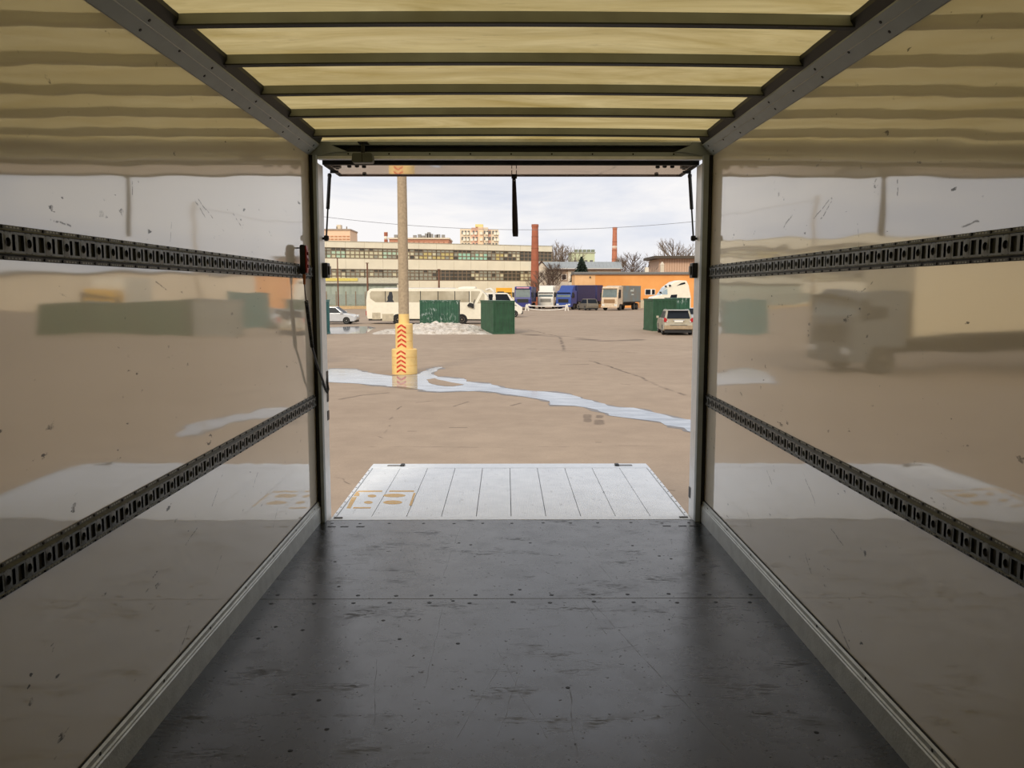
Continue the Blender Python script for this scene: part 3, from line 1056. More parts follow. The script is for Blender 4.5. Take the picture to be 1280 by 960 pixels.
# seen only in the glossy walls: the row goes on past the opening
for i in range(3):
    container(('dark green container next to the teal one, mirrored in the remote wall', 'dark green container between two others, mirrored in the remote wall', 'dark green container closing the row mirrored in the remote wall')[i], (17.0 + 3.0 * i, 50.5, 0), math.radians(2), 2.8, 1.6, 2.1, M_GREEN, group='green container row')
container('teal container mirrored in the wall beside the muddy estate car', (14.9, 60, 0), 0, 2.6, 1.6, 2.6, M_TEAL)
container('grey metal container next to the green row, mirrored in the remote wall', (14.0, 50.8, 0), 0, 2.5, 1.6, 2.1, M_GREYBOX)

# ---- vehicles
M_TYRE = mat('tyre_rubber', (28, 27, 26), .8, var=.2)
M_RIM = mat('wheel_rim', (150, 148, 142), .4, .5, var=.15)
M_DUSTYRIM = mat('dusty_rim', (128, 116, 100), .6, .2, var=.2)
M_GLASS = mat('dark_vehicle_glass', (34, 38, 44), .35, var=.15, spec=.12)
M_SILVER = mat('silver_paint', (206, 208, 210), .3, .35, var=.05, coat=.6)
M_MUD = mat('muddy_paint', (182, 178, 162), .5, .15, var=.2, scale=1.5, col2=(156, 144, 120))
M_WHITE = mat('white_paint', (236, 230, 216), .35, var=.05, coat=.4)
M_CREAM = mat('cream_paint', (244, 236, 214), .35, var=.06, coat=.4)
M_TAIL = mat('tail_lamp_red', (176, 30, 34), .2, var=.1)
M_LAMP = mat('clear_lamp', (225, 226, 222), .15, var=.1)
M_PLATE = mat('plate_white', (232, 228, 214), .5, var=.05)
M_TRIM = mat('black_vehicle_trim', (30, 30, 31), .6, var=.2)


def wheel(parent, x, y, r, w, side, rim=None, n=20):
    o = MB().lathe([(r * .55, y - w / 2), (r * .93, y - w / 2), (r, y - w * .3), (r, y + w * .3), (r * .93, y + w / 2), (r * .55, y + w / 2)], n, (x, 0, r), 'y').build('wheel', M_TYRE, parent, smooth=True)
    e = y + side * w / 2
    MB().lathe([(r * .60, e - side * .02), (r * .60, e + side * .012), (r * .48, e - side * .015), (r * .20, e - side * .01), (r * .16, e + side * .012), (.01, e + side * .014)], n, (x, 0, r), 'y').build('rim', rim or M_RIM, o, smooth=True)
    return o


def face_panel(parent, name, m, q, ins=(.08, .08, .1, .1), t=.012, off=.003):
    """A pane or plate on the quad q = (bl, br, tr, tl), inset left, right, bottom, top."""
    bl, br, tr, tl = map(Vector, q)

    def at(u, v):
        return bl.lerp(br, u).lerp(tl.lerp(tr, u), v)
    a, b_, c_, d = at(ins[0], ins[2]), at(1 - ins[1], ins[2]), at(1 - ins[1], 1 - ins[3]), at(ins[0], 1 - ins[3])
    n = (b_ - a).cross(d - a).normalized()
    return MB().slab(a + n * off, b_ + n * off, c_ + n * off, d + n * off, t).build(name, m, parent)


def car(name, label, cat, loc, rz, L, Wd, low, cab, paint, belt, roof, wr=.31, axles=None, bottom=None, lower=None):
    """low: side profile of the lower body (x, z); cab: (x rear bottom, x rear top, x front top, x front bottom)."""
    t = thing(name, label, cat, loc, rz)
    h = Wd / 2
    rings = []
    for y, k_ in ((-h, .955), (-h * .93, 1.0), (h * .93, 1.0), (h, .955)):
        cx = L / 2
        rings.append([(cx + (x - cx) * k_, y, z if z < .35 else z - (1 - k_) * .35) for x, z in low])
    MB().loft(rings).build('body', paint, t, bevel=.03)
    rb, rt, ft, fb = cab
    ht = h * .78
    hb = h * .93
    B = [(rb, -hb, belt), (fb, -hb, belt), (fb, hb, belt), (rb, hb, belt)]
    T = [(rt, -ht, roof), (ft, -ht, roof), (ft, ht, roof), (rt, ht, roof)]
    MB().loft([B, T]).build('cabin', paint, t, bevel=.05, seg=3)
    face_panel(t, 'windscreen', M_GLASS, (B[1], B[2], T[2], T[1]), (.06, .06, .02, .08))
    face_panel(t, 'rear_window', M_GLASS, (B[3], B[0], T[0], T[3]), (.08, .08, .06, .10))
    for s, q in ((-1, (B[0], B[1], T[1], T[0])), (1, (B[2], B[3], T[3], T[2]))):
        for u0, u1 in ((.08, .48), (.50, .94)):
            face_panel(t, 'side_window', M_GLASS, q, (u0, 1 - u1, .04, .14))
    for ax in axles:
        for s in (-1, 1):
            wheel(t, ax, s * (h - .09), wr, .2, s)
    MB().box(.08, L - .08, -h * .9, h * .9, .16, .34).build('sill', lower or M_TRIM, t)
    for s in (-1, 1):
        MB().prism([(fb - .28, belt - .02), (fb - .08, belt - .03), (fb - .08, belt + .13), (fb - .24, belt + .13)], 'y', s * (h + .02) if s > 0 else -h - .17, s * (h + .17) if s > 0 else -h - .02).build('wing_mirror', paint, t, bevel=.02)
        MB().box(fb - .22, fb - .14, *sorted((s * h * .9, s * (h + .05))), belt, belt + .04).build('mirror_arm', M_TRIM, t)
    return t


# muddy estate car seen from behind
sv = G(845.5, 419.3)
t = car('estate_car', 'muddy silver estate car with red tail lamps parked at the green containers', 'car', (sv.x + .12, sv.y, 0), math.radians(90 - 5), 4.4, 1.80,
        [(.04, .36), (.0, .62), (.06, .98), (.30, 1.02), (3.1, 1.0), (4.1, .88), (4.36, .70), (4.4, .40), (4.2, .26), (.3, .26)],
        (.10, .52, 2.35, 3.15), M_MUD, .98, 1.52, .33, (.85, 3.5))
for s in (-1, 1):
    MB().prism([(s * .885, .82), (s * .66, .80), (s * .70, .98), (s * .80, 1.08), (s * .885, 1.06)], 'x', -.02, .14).build('tail_lamp', M_TAIL, t, bevel=.015)
    MB().prism([(s * .74, .82), (s * .66, .80), (s * .69, .92)], 'x', -.03, .0).build('reverse_lamp', M_LAMP, t)
    MB().tube([(.65, s * .66, 1.545), (1.4, s * .66, 1.56), (2.2, s * .66, 1.54)], .018, 6).build('roof_rail', M_SILVER, t)
MB().box(-.035, .02, -.26, .26, .79, .90).build('number_plate', M_PLATE, t)
MB().box(-.03, .06, -.34, .34, .90, .94).build('tailgate_trim', M_SILVER, t)
MB().box(-.06, .22, -.86, .86, .36, .62).build('rear_bumper', mat('muddy_bumper', (166, 146, 118), .6, var=.2), t, bevel=.05)
MB().box(-.065, .0, -.52, .52, .60, .625).build('bumper_gap', M_TRIM, t)
MB().box(.30, .58, -.62, .62, 1.50, 1.53).build('roof_spoiler', M_SILVER, t, bevel=.01)
# pale car at its far side
sv2 = G(871, 411)
car('saloon_car', 'pale car parked beyond the muddy estate car', 'car', (sv2.x + .2, sv2.y + 1.5, 0), math.radians(85), 4.3, 1.74,
    [(.04, .36), (.0, .62), (.06, .92), (.9, .96), (3.0, .94), (4.0, .82), (4.28, .64), (4.3, .38), (4.1, .26), (.3, .26)],
    (.55, 1.15, 2.3, 3.05), M_SILVER, .94, 1.44, .31, (.8, 3.4))
# silver hatchback, side on, nose to the right
sl = G(447.5, 405)
t = car('hatchback_car', 'silver hatchback parked side on by the teal container', 'car', (sl.x - 4.15, sl.y + .2, 0), 0, 4.15, 1.72,
        [(.02, .36), (.0, .62), (.05, .90), (.5, .92), (3.0, .92), (3.75, .78), (4.1, .60), (4.15, .38), (4.0, .24), (.2, .24)],
        (.12, .75, 2.42, 3.12), M_SILVER, .90, 1.42, .31, (.75, 3.33))
for s in (-1, 1):
    MB().box(3.93, 4.12, *sorted((s * .5, s * .82)), .62, .74).build('headlamp', M_LAMP, t, bevel=.02)
# dark car nose between blue truck and the dusty lorry
dk_ = G(738, 388)
car('dark_estate_car', 'dusty grey car parked between the navy trailer and the dusty lorry', 'car', (dk_.x + .3, dk_.y - .5, 0), math.radians(105), 4.3, 1.78,
    [(.04, .36), (.0, .62), (.06, .95), (.30, .99), (3.0, .96), (4.0, .84), (4.28, .66), (4.3, .38), (4.1, .26), (.3, .26)],
    (.10, .55, 2.3, 3.05), mat('dusty_grey_paint', (120, 112, 98), .5, var=.2), .96, 1.60, .33, (.85, 3.4))

# white coach, nose to the right
cy = G(590, 405).y
cxr, cxf = W(458, 390, cy).x, W(613, 390, cy).x
CL = cxf - cxr
coach = thing('coach', 'long white coach standing behind the snow heap and green container', 'coach', (cxr, cy + 1.2, 0), math.radians(-1.0))
zof = lambda py: 2.672 - (py - VPY) * cy / F_PX
rf = zof(360.5)
hw = 1.15
side = [(.10, .42), (.0, .75), (.0, 1.9), (.12, rf - .25), (.35, rf - .04), (.7, rf), (CL - 3.3, rf), (CL - 2.7, rf - .06), (CL - 1.2, rf - .75), (CL - .25, 1.55), (CL, 1.1), (CL, .55), (CL - .1, .38)]
side = [(.10, .42), (.0, .75), (.0, 1.9), (.12, rf - .25), (.35, rf - .04), (.7, rf), (CL - 1.5, rf), (CL - .75, rf - .10), (CL - .25, rf - .6), (CL, 1.5), (CL + .05, 1.1), (CL + .05, .55), (CL - .1, .38)]
MB().loft([[(x if 0 < x < CL else x + (.04 if x <= 0 else -.04), y, z) for x, z in side] if abs(y) > 1.1 else [(x, y, z) for x, z in side] for y in (-hw, -hw + .06, hw - .06, hw)]).build('body', M_CREAM, coach, bevel=.04)
k = NT('coach_glass')
k.link(k.ramp(k.noise(0.9, 3), [(0.3, lin(170, 158, 134)), (0.7, lin(206, 196, 172))]), k.b.inputs['Base Color'])
k.b.inputs['Roughness'].default_value = .12
M_CGLASS = k.m
wz0, wz1 = zof(377.5), zof(364)
xpx = lambda p: W(p, 370, cy).x - cxr
win_x = [xpx(q) for q in (462, 482, 499, 526, 548, 569, 587)]
yy = -hw - .006
for i in range(len(win_x) - 1):
    a, b_ = win_x[i] + .03, win_x[i + 1] - .03
    poly = [(a, wz0), (b_, wz0), (b_, wz1), (a, wz1)]
    if i == 0:
        poly = [(a + .45, wz0), (b_, wz0), (b_, wz1), (a + .12, wz1), (a, wz1 - .18), (a + .03, wz0 + .3)]
    MB().prism(poly, 'y', yy - .006, -hw + .02).build('side_window', M_CGLASS, coach)
    MB().box(b_, b_ + .06, yy - .008, -hw + .02, wz0, wz1).build('window_pillar', M_TRIM, coach)
MB().prism([(xpx(589), wz0), (xpx(594), wz0), (xpx(600.5), wz1 - .1), (xpx(600), wz1), (xpx(589), wz1)], 'y', yy - .006, -hw + .02).build('front_side_window', M_CGLASS, coach)
MB().prism([(xpx(597), wz0 - .1), (xpx(606), wz0 - .1), (xpx(606), wz1 - .25), (xpx(604), wz1 - .12)], 'y', yy - .006, -hw + .02).build('driver_window', M_CGLASS, coach)
MB().prism([(xpx(584), zof(382)), (xpx(592.5), zof(385)), (xpx(592.5), zof(379.5)), (xpx(587.5), zof(378))], 'y', -hw - .25, -hw - .02).build('wing_mirror', M_TRIM, coach, bevel=.03)
MB().tube([(xpx(592), -hw - .15, zof(380)), (xpx(594), -hw + .02, zof(374))], .03, 6).build('mirror_arm', M_TRIM, coach)
for x0, x1, z0, z1 in ((465, 475.5, 399, 390.5), (477.5, 492, 401, 392)):
    MB().box(xpx(x0), xpx(x1), -hw - .012, -hw + .02, zof(z0), zof(z1)).build('service_hatch', mat('dirty_hatch', (196, 184, 158), .6, var=.2), coach, bevel=.01)
MB().box(-.03, .08, -hw + .02, -hw + .22, zof(394), zof(388.5)).build('tail_lamp', M_TAIL, coach)
for wx in (497, 577.5):
    r_ = (405.0 - 393.5) / 2 * cy / F_PX
    MB().lathe([(r_ * 1.18, -hw - .006), (r_ * 1.18, -hw + .2)], 28, (xpx(wx), 0, r_), 'y').build('wheel_arch', M_TRIM, coach, smooth=True)
    wheel(coach, xpx(wx), -hw + .12, r_, .28, -1, M_DUSTYRIM)
    wheel(coach, xpx(wx), hw - .12, r_, .28, 1, M_DUSTYRIM)
MB().box(.15, CL - .3, -hw + .1, hw - .1, .28, .45).build('underbody', M_TRIM, coach)
MB().prism([(xpx(572), rf - .02), (xpx(595), rf - .02), (xpx(594), rf + .14), (xpx(580), rf + .16), (xpx(573), rf + .08)], 'y', -.7, .7).build('roof_air_unit', M_WHITE, coach, bevel=.03)
MB().box(xpx(480), xpx(568), -.75, .75, rf - .02, rf + .05).build('roof_rack', mat('roof_grey', (178, 178, 184), .5), coach, bevel=.02)
for s in (-1, 1):
    b = MB()
    px0 = CL - .35
    b.tube([(px0, s * .95, rf - .12), (px0 + .35, s * 1.15, rf - .02), (px0 + .62, s * 1.25, rf - .25), (px0 + .66, s * 1.25, rf - .75)], .07, 8).build('mirror_horn', M_WHITE, coach, smooth=True)
    MB().box(px0 + .56, px0 + .74, *sorted((s * 1.12, s * 1.38)), rf - 1.25, rf - .7).build('mirror_head', M_WHITE, coach, bevel=.04)
# person standing behind the coach glass is a dark seat and figure silhouette on the window
MB().prism([(xpx(482), wz0), (xpx(493), wz0), (xpx(492), wz0 + .12), (xpx(491), wz0 + .2), (xpx(491.5), wz0 + .45), (xpx(490.5), wz1 - .06), (xpx(487), wz1 - .05), (xpx(486), wz1 - .3), (xpx(484.5), wz0 + .4), (xpx(484.8), wz0 + .15)], 'y', yy - .010, yy + .0).build('figure_silhouette', mat('silhouette_dark', (40, 44, 50), .5, var=.3), coach)

# white van, nose to the right, half behind the green container
vy = G(645, 396.5).y
vx = W(653, 390, vy).x
van = thing('van', 'white van with dark windscreen half hidden behind the dark green container', 'van', (vx - 5.0, vy + 1.0, 0))
vz = lambda py: 2.672 - (py - VPY) * vy / F_PX
vr = vz(366)
prof = [(0, .4), (0, vr - .1), (.15, vr), (3.25, vr), (3.5, vr - .06), (4.35, 1.45), (4.85, 1.1), (5.0, .85), (5.0, .42), (4.8, .3), (.2, .3)]
MB().loft([[(x, y, z) for x, z in prof] for y in (-.95, .95)]).build('body', M_WHITE, van, bevel=.06)
MB().prism([(1.5, 1.32), (4.0, 1.32), (3.42, vr - .14), (1.5, vr - .14)], 'y', -.966, -.94).build('side_window', M_GLASS, van)
MB().slab((4.30, -.85, 1.5), (4.30, .85, 1.5), (3.56, .78, vr - .14), (3.56, -.78, vr - .14), .02).build('windscreen', M_GLASS, van)
for ax in (.9, 4.2):
    for s in (-1, 1):
        wheel(van, ax, s * .87, .36, .22, s)
for s in (-1, 1):
    MB().box(4.78, 5.0, *sorted((s * .6, s * .92)), .85, 1.05).build('headlamp', M_LAMP, van, bevel=.03)
MB().box(4.75, 5.06, -.94, .94, .32, .62).build('bumper', M_TRIM, van, bevel=.04)
MB().box(2.4, 3.1, -.4, .4, vr, vr + .14).build('roof_vent', M_BLACK, van, bevel=.02)
MB().tube([(3.55, -.93, 1.5), (4.4, -.97, 1.18)], .03, 6).build('body_crease', M_TRIM, van)


def lorry(name, label, loc, rz, cabm, boxm, boxL, H=3.9, deflector=True, high=False, boxH=None, chassis=True, gril=None, cat='lorry'):
    """Forward is local +x; the cab face is at x=0 and the body runs to -x."""
    t = thing(name, label, cat, loc, rz)
    h = 1.22
    ch = 3.35 if high else 2.75
    bh = boxH or H
    prof = [(-2.0, .85), (-2.0, ch - .05), (-1.6, ch), (-.55, ch - .04), (-.28, ch - .35), (-.06, 1.85), (0, 1.5), (0, .55), (-.25, .42), (-.6, .42), (-.75, .85)]
    MB().loft([[(x - (.05 if abs(y) > 1.15 and x > -.5 else 0), y, z) for x, z in prof] for y in (-h, -h + .07, h - .07, h)]).build('cab', cabm, t, bevel=.03)
    w0, w1 = 1.82, ch - .42
    MB().slab((-.058, -1.08, w0), (-.058, 1.08, w0), (-.27, 1.02, w1), (-.27, -1.02, w1), .014).build('windscreen', mat('lorry_glass', (112, 124, 122), .1, var=.25, scale=1.5), t)
    for s in (-1, 1):
        MB().prism([(-1.25, 1.75), (-.35, 1.65), (-.45, w1 - .05), (-1.25, w1 - .05)], 'y', *sorted((s * (h - .02), s * (h + .008)))).build('door_window', M_GLASS, t)
        MB().box(-.42, -.28, *sorted((s * (h + .06), s * (h + .30))), 1.8, 2.5).build('wing_mirror', M_TRIM, t, bevel=.03)
        MB().box(-.38, -.33, *sorted((s * (h - .05), s * (h + .1))), 2.42, 2.47).build('mirror_arm', M_TRIM, t)
        MB().box(-.03, .03, *sorted((s * .72, s * 1.12)), .66, .86).build('headlamp', M_LAMP, t, bevel=.02)
    MB().box(-.02, .02, -.82, .82, 1.02, 1.55).build('grille', gril or M_TRIM, t)
    MB().box(-.18, .05, -h, h, .40, .64).build('bumper', cabm, t, bevel=.03)
    MB().slab((-.22, -1.12, w1 + .02), (-.22, 1.12, w1 + .02), (.02, 1.1, w1 + .16), (.02, -1.1, w1 + .16), .03).build('sun_visor', M_TRIM if not high else cabm, t)
    if deflector:
        MB().prism([(-1.95, ch - .04), (-.7, ch - .04), (-1.35, bh - .08), (-1.95, bh - .02)], 'y', -1.05, 1.05).build('roof_deflector', cabm, t, bevel=.05)
    if boxL > 0:
        MB().box(-2.2 - boxL, -2.2, -1.25, 1.25, 1.12, bh).build('cargo_box', boxm, t, bevel=.02)
        for s in (-1, 1):
            MB().box(-2.2 - boxL, -2.2, *sorted((s * 1.24, s * 1.262)), 1.08, 1.2).build('lower_rail', M_TRIM, t)
    MB().box(-2.1 - max(boxL, 2.2), -.4, -.45, .45, .62, 1.08).build('chassis', M_TRIM, t)
    xs = [-1.15] + ([-2.2 - boxL + 1.3, -2.2 - boxL + 2.5] if boxL > 5 else [-3.6])
    for ax in xs:
        for s in (-1, 1):
            wheel(t, ax, s * 1.05, .48, .34, s, M_DUSTYRIM, 16)
    return t


M_BLUE = mat('blue_lorry_paint', (52, 78, 150), .4, var=.1)
M_NAVY = mat('navy_tarpaulin', (50, 50, 96), .6, var=.15)
M_DKBLUE = mat('deep_blue_paint', (40, 46, 120), .4, var=.15)
M_YELLOWV = mat('yellow_lorry_paint', (232, 172, 34), .45, var=.08)
M_GREYBLUE = mat('grey_blue_tarpaulin', (118, 140, 144), .6, var=.15, scale=.6, col2=(134, 124, 108))
M_DUSTCAB = mat('dusty_white_paint', (226, 210, 184), .5, var=.15, col2=(202, 172, 138))


def place(px, py, ang):
    g = G(px, py)
    return (g.x, g.y, 0), math.radians(ang)


# ang: heading of the cab; -90 faces the truck
loc, rz = place(653.4, 387.2, -97)
t = lorry('blue_lorry', 'deep blue lorry with a pink name board above the windscreen', loc, rz, M_DKBLUE, M_NAVY, 6.0, 3.75, True, True, 3.3)
MB().box(-.40, -.02, -.9, .9, 3.02, 3.24).build('name_board', mat('pink_board', (236, 190, 196), .5, col2=(214, 120, 130), scale=3), t)
loc, rz = place(682, 386.0, -99)
lorry('white_lorry', 'white box lorry parked between two blue lorries', loc, rz, M_WHITE, M_WHITE, 6.0, 3.55, True, False, 3.55, gril=mat('pale_grille', (150, 146, 136), .5))
loc, rz = place(704, 387.2, -120)
lorry('blue_box_lorry', 'blue lorry with navy box standing beside the white box lorry', loc, rz, M_BLUE, M_NAVY, 6.4, 3.55, True, False, 3.55)
tr_l = G(738, 386)
tl = thing('navy_trailer', 'navy box trailer behind the dusty grey car', 'trailer', (tr_l.x - .5, tr_l.y + 6.0, 0), math.radians(-28))
MB().box(-2.6, 2.8, -1.25, 1.25, 1.1, 3.62).build('box', M_NAVY, tl, bevel=.02)
MB().box(-2.6, 2.8, -.4, .4, .6, 1.1).build('chassis', M_TRIM, tl)
for ax in (-1.2, 1.2):
    for s in (-1, 1):
        wheel(tl, ax, s * 1.05, .48, .34, s, M_DUSTYRIM, 16)
loc, rz = place(761.5, 388.2, -119)
t = lorry('dusty_lorry', 'dusty white lorry with grey-blue tarpaulin trailer before the orange building', loc, rz, M_DUSTCAB, M_GREYBLUE, 7.0, 3.6, True, True, 3.45, gril=mat('dusty_grille', (150, 116, 80), .6))
# pale lettering on its tarpaulin, too small to read in the photograph
M_LET = mat('pale_lettering', (206, 214, 206), .6, var=.1)
for i, (x, w, hh) in enumerate([(-5.9, .18, .55), (-5.65, .16, .3), (-5.42, .16, .3), (-5.2, .18, .34), (-4.96, .15, .3), (-4.75, .15, .3)]):
    MB().box(x - .3, x - .3 + w, -1.27, -1.245, 2.62, 2.62 + hh * .8).build('lettering', M_LET, t)
    MB().box(x - .3, x - .3 + w, 1.245, 1.27, 2.62, 2.62 + hh * .8).build('lettering', M_LET, t)
    if i < 4:
        MB().box(x - .3, x - .3 + w, 1.245, 1.27, 2.12, 2.30).build('lettering', M_LET, t)
yl = G(640, 386.5)
lorry('yellow_lorry', 'yellow box lorry showing beside the deep blue lorry', (yl.x - 1.2, yl.y + 4, 0), math.radians(-90), M_YELLOWV, M_YELLOWV, 5.0, 3.2, False, False, 3.2)

lorry('yellow_lorry', 'yellow cab lorry behind the green row, mirrored in the remote wall', (29.6, 66, 0), math.radians(-90), M_YELLOWV, M_CREAM, 5.0, 3.6, False, False, 3.6)

# bonneted cream tractor unit behind the right hand containers
by = 74.0
bx0 = W(820, 380, by).x
bz = lambda py: 2.672 - (py - VPY) * by / F_PX
t = thing('tractor_unit', 'cream bonneted tractor unit with sleeper cab behind the green containers', 'truck', (bx0, by + 1.2, 0))
bxp = lambda p: W(p, 370, by).x - bx0
MB().prism([(bxp(815), .7), (bxp(815), bz(374)), (bxp(817), bz(371.2)), (bxp(826), bz(369)), (bxp(829), bz(365)), (bxp(833), bz(359)), (bxp(838), bz(355.5)), (bxp(842), bz(352.5)), (bxp(849), bz(350.5)), (bxp(858), bz(351)), (bxp(861), bz(357)), (bxp(864), bz(372)), (bxp(864), .8)], 'y', -1.15, 1.15).build('cab', M_CREAM, t, bevel=.06)
MB().prism([(bxp(845.5), bz(357.5)), (bxp(856.5), bz(355)), (bxp(856), bz(352.8)), (bxp(851), bz(354))], 'y', -1.17, -1.13).build('roof_window', M_GLASS, t)
MB().prism([(bxp(837), bz(374)), (bxp(846), bz(374)), (bxp(846.5), bz(368)), (bxp(839), bz(368.5))], 'y', -1.17, -1.13).build('door_window', M_GLASS, t)
MB().slab((bxp(826.3), -1.0, bz(368.7)), (bxp(826.3), 1.0, bz(368.7)), (bxp(832.6), .95, bz(359.5)), (bxp(832.6), -.95, bz(359.5)), -.02).build('windscreen', mat('pale_glass', (170, 190, 200), .1), t)
MB().prism([(bxp(827), bz(368)), (bxp(834.5), bz(368)), (bxp(834), bz(361)), (bxp(831), bz(362))], 'y', -1.175, -1.13).build('quarter_window', mat('pale_glass', (170, 190, 200), .1), t)
for q in (825.5, 832, 837):
    MB().box(bxp(q) - .08, bxp(q) + .08, -1.3, -1.1, bz(367) if q < 830 else bz(358 if q > 835 else 359), (bz(364.5) if q < 830 else bz(356 if q > 835 else 357))).build('marker_lamp', M_TRIM, t)
for ax in (816.5, 847, 859):
    for s in (-1, 1):
        wheel(t, bxp(ax) + .3, s * 1.0, .5, .34, s, M_DUSTYRIM, 16)
MB().box(bxp(815), bxp(866), -.4, .4, .55, .95).build('chassis', M_TRIM, t)

# semi-trailer and dark cab left of the view: they show as reflections in the right hand wall
t = lorry('parked_semi_trailer', 'pale box lorry with dark grey cab mirrored in the wall opposite the remote', (-8.2, 27.5, 0), math.radians(-12), mat('dark_grey_paint', (96, 98, 96), .5), mat('pale_trailer_side', (236, 216, 176), .5, var=.06), 11.0, 4.0, False, False, 4.0)

# white low barrier in front of the lorries
bl, br = G(657, 388.5), G(713, 389)
t = thing('tube_barrier', 'low white tubular barrier lying in front of the parked lorries', 'barrier', (bl.x, bl.y, 0))
wd = br.x - bl.x
M_BARR = mat('barrier_white', (226, 220, 208), .6, var=.15)
for x in (.2, wd - .3):
    MB().prism([(x - .32, 0), (x - .22, .75), (x - .05, .95), (x + .12, .75), (x + .3, 0), (x + .12, 0), (x, .5), (x - .14, 0)], 'y', -.12, .12).build('end_foot', M_BARR, t)
for z, sg in ((.72, .12), (.30, .22)):
    MB().tube([(.2 + (wd - .5) * i / 12, 0, z - sg * math.sin(math.pi * i / 12)) for i in range(13)], .075, 8).build('rail_tube', M_BARR, t, smooth=True)
# ================================================================== buildings, trees, wires
M_PANEL = mat('cream_concrete_panel', (238, 228, 202), .8, var=.08, scale=.4)
M_MULL = mat('window_mullion', (138, 120, 98), .7, var=.15)
M_REVEAL = mat('ribbon_window_dark', (84, 80, 66), .6, var=.3, scale=.5)
PANES = [mat('pane_green', (196, 220, 190), .25, var=.1), mat('pane_cream', (222, 214, 178), .3, var=.1), mat('pane_grey', (168, 166, 146), .3, var=.15),
         mat('pane_mint', (176, 222, 194), .25, var=.1), mat('pane_yellow', (214, 196, 128), .3, var=.1), mat('pane_dark', (86, 82, 72), .25, var=.2)]

# factory: front runs from far left towards the right, slightly receding
fa, fb_ = Vector((W(690, 340, 167).x, 167.0, 0)), Vector((-98.0, 123.5, 0))
FL = (fb_ - fa).length
fac = thing('factory_building', 'long cream panel factory with two ribbon window bands', 'building', tuple(fa), math.atan2(fb_.y - fa.y, fb_.x - fa.x))
# local x runs from the right hand end to the left; the facade faces local +y or -y, whichever looks at the lot
fdir = (fb_ - fa).normalized()
toward = Vector((0, 0, 0)) - fa
ly = Vector((-fdir.y, fdir.x, 0))
SG = 1 if ly.dot(toward) > 0 else -1
HT = 11.55
z_levels = [0, 3.85, 6.35, 8.55, 10.55, HT]          # wall, ribbon, wall, ribbon, parapet
zu0, zu1 = 8.50, 10.45
zl0, zl1 = 4.62, 6.65
BAY = 3.42
nb = int(FL / BAY)
MB().box(0, FL, *sorted((-SG * 18, -SG * .35)), 0, HT - .05).build('core', M_REVEAL, fac)
for za, zb in ((0, zl0), (zl1, zu0), (zu1, HT)):
    for i in range(nb):
        MB().box(i * BAY + .015, (i + 1) * BAY - .015, *sorted((-SG * .34, 0)), za + .012, zb - .012).build('wall_panel', M_PANEL, fac)
MB().box(-.1, FL, *sorted((-SG * 18, SG * .06)), HT - .045, HT + .06).build('parapet_cap', mat('parapet_grey', (176, 170, 150), .8), fac)
rp = random.Random(11)
for za, zb, low in ((zl0, zl1, True), (zu0, zu1, False)):
    for i in range(nb):
        x0 = i * BAY
        dead = (low and i in (2, 5, 6)) or (i in (0, 1) and not low)
        fr = MB()
        fr.box(x0, x0 + BAY, *sorted((-SG * .30, -SG * .10)), za, za + .16)
        fr.box(x0, x0 + BAY, *sorted((-SG * .30, -SG * .12)), zb - .12, zb)
        cols = 4
        zs = [za + .16, za + .16 + (zb - za - .28) * .36, za + .16 + (zb - za - .28) * .76, zb - .12]
        for j in range(cols + 1):
            x = x0 + BAY * j / cols
            fr.box(x - .07, x + .07, *sorted((-SG * .30, -SG * .12)), za + .16, zb - .12)
        for z in zs[1:3]:
            fr.box(x0, x0 + BAY, *sorted((-SG * .29, -SG * .13)), z - .07, z + .07)
        f_o = fr.build('ribbon_window', M_MULL, fac)
        near = i < 34
        tint = rp.choice([0, 1, 1, 2, 3, 4])
        if low:
            tint = rp.choice([1, 2, 2, 2])
        for j in range(cols):
            for r_ in range(3):
                m = PANES[5] if dead else PANES[tint if rp.random() < .7 else rp.choice([1, 2, 5, 2])]
                if r_ == 2 and not dead:
                    m = PANES[2] if rp.random() < .7 else PANES[5]
                if near:
                    MB().box(x0 + BAY * j / cols + .06, x0 + BAY * (j + 1) / cols - .06, *sorted((-SG * .26, -SG * .23)), zs[r_] + .03, zs[r_ + 1] - .03).build('pane', m, f_o)

# small things on and before the factory
M_RUST = mat('rusty_post', (120, 84, 64), .8, var=.2)


def post(label, px, pytop, y, r, base_z=0.0):
    p = W(px, pytop, y)
    t = thing('street_post', label, 'post', (p.x, y, 0))
    MB().tube([(0, 0, 0), (0, 0, p.z)], [r * 1.2, r * .8], 8).build('shaft', M_RUST, t)
    MB().box(-r * 2, r * 2, -r * 2, r * 2, 0, .15).build('foot', M_CONC, t)
    MB().box(-r * 1.6, r * 1.6, -r * 1.6, r * 1.6, p.z - .02, p.z + .06).build('cap', M_RUST, t)


post('thin rusty post rising in front of the grey shed roof', 459, 329, 118, .13)
post('short rusty post seen above the roof of the coach', 548.5, 337, 110, .13)
post('thin pale mast before the left ribbon windows', 421.7, 323, 121, .10)

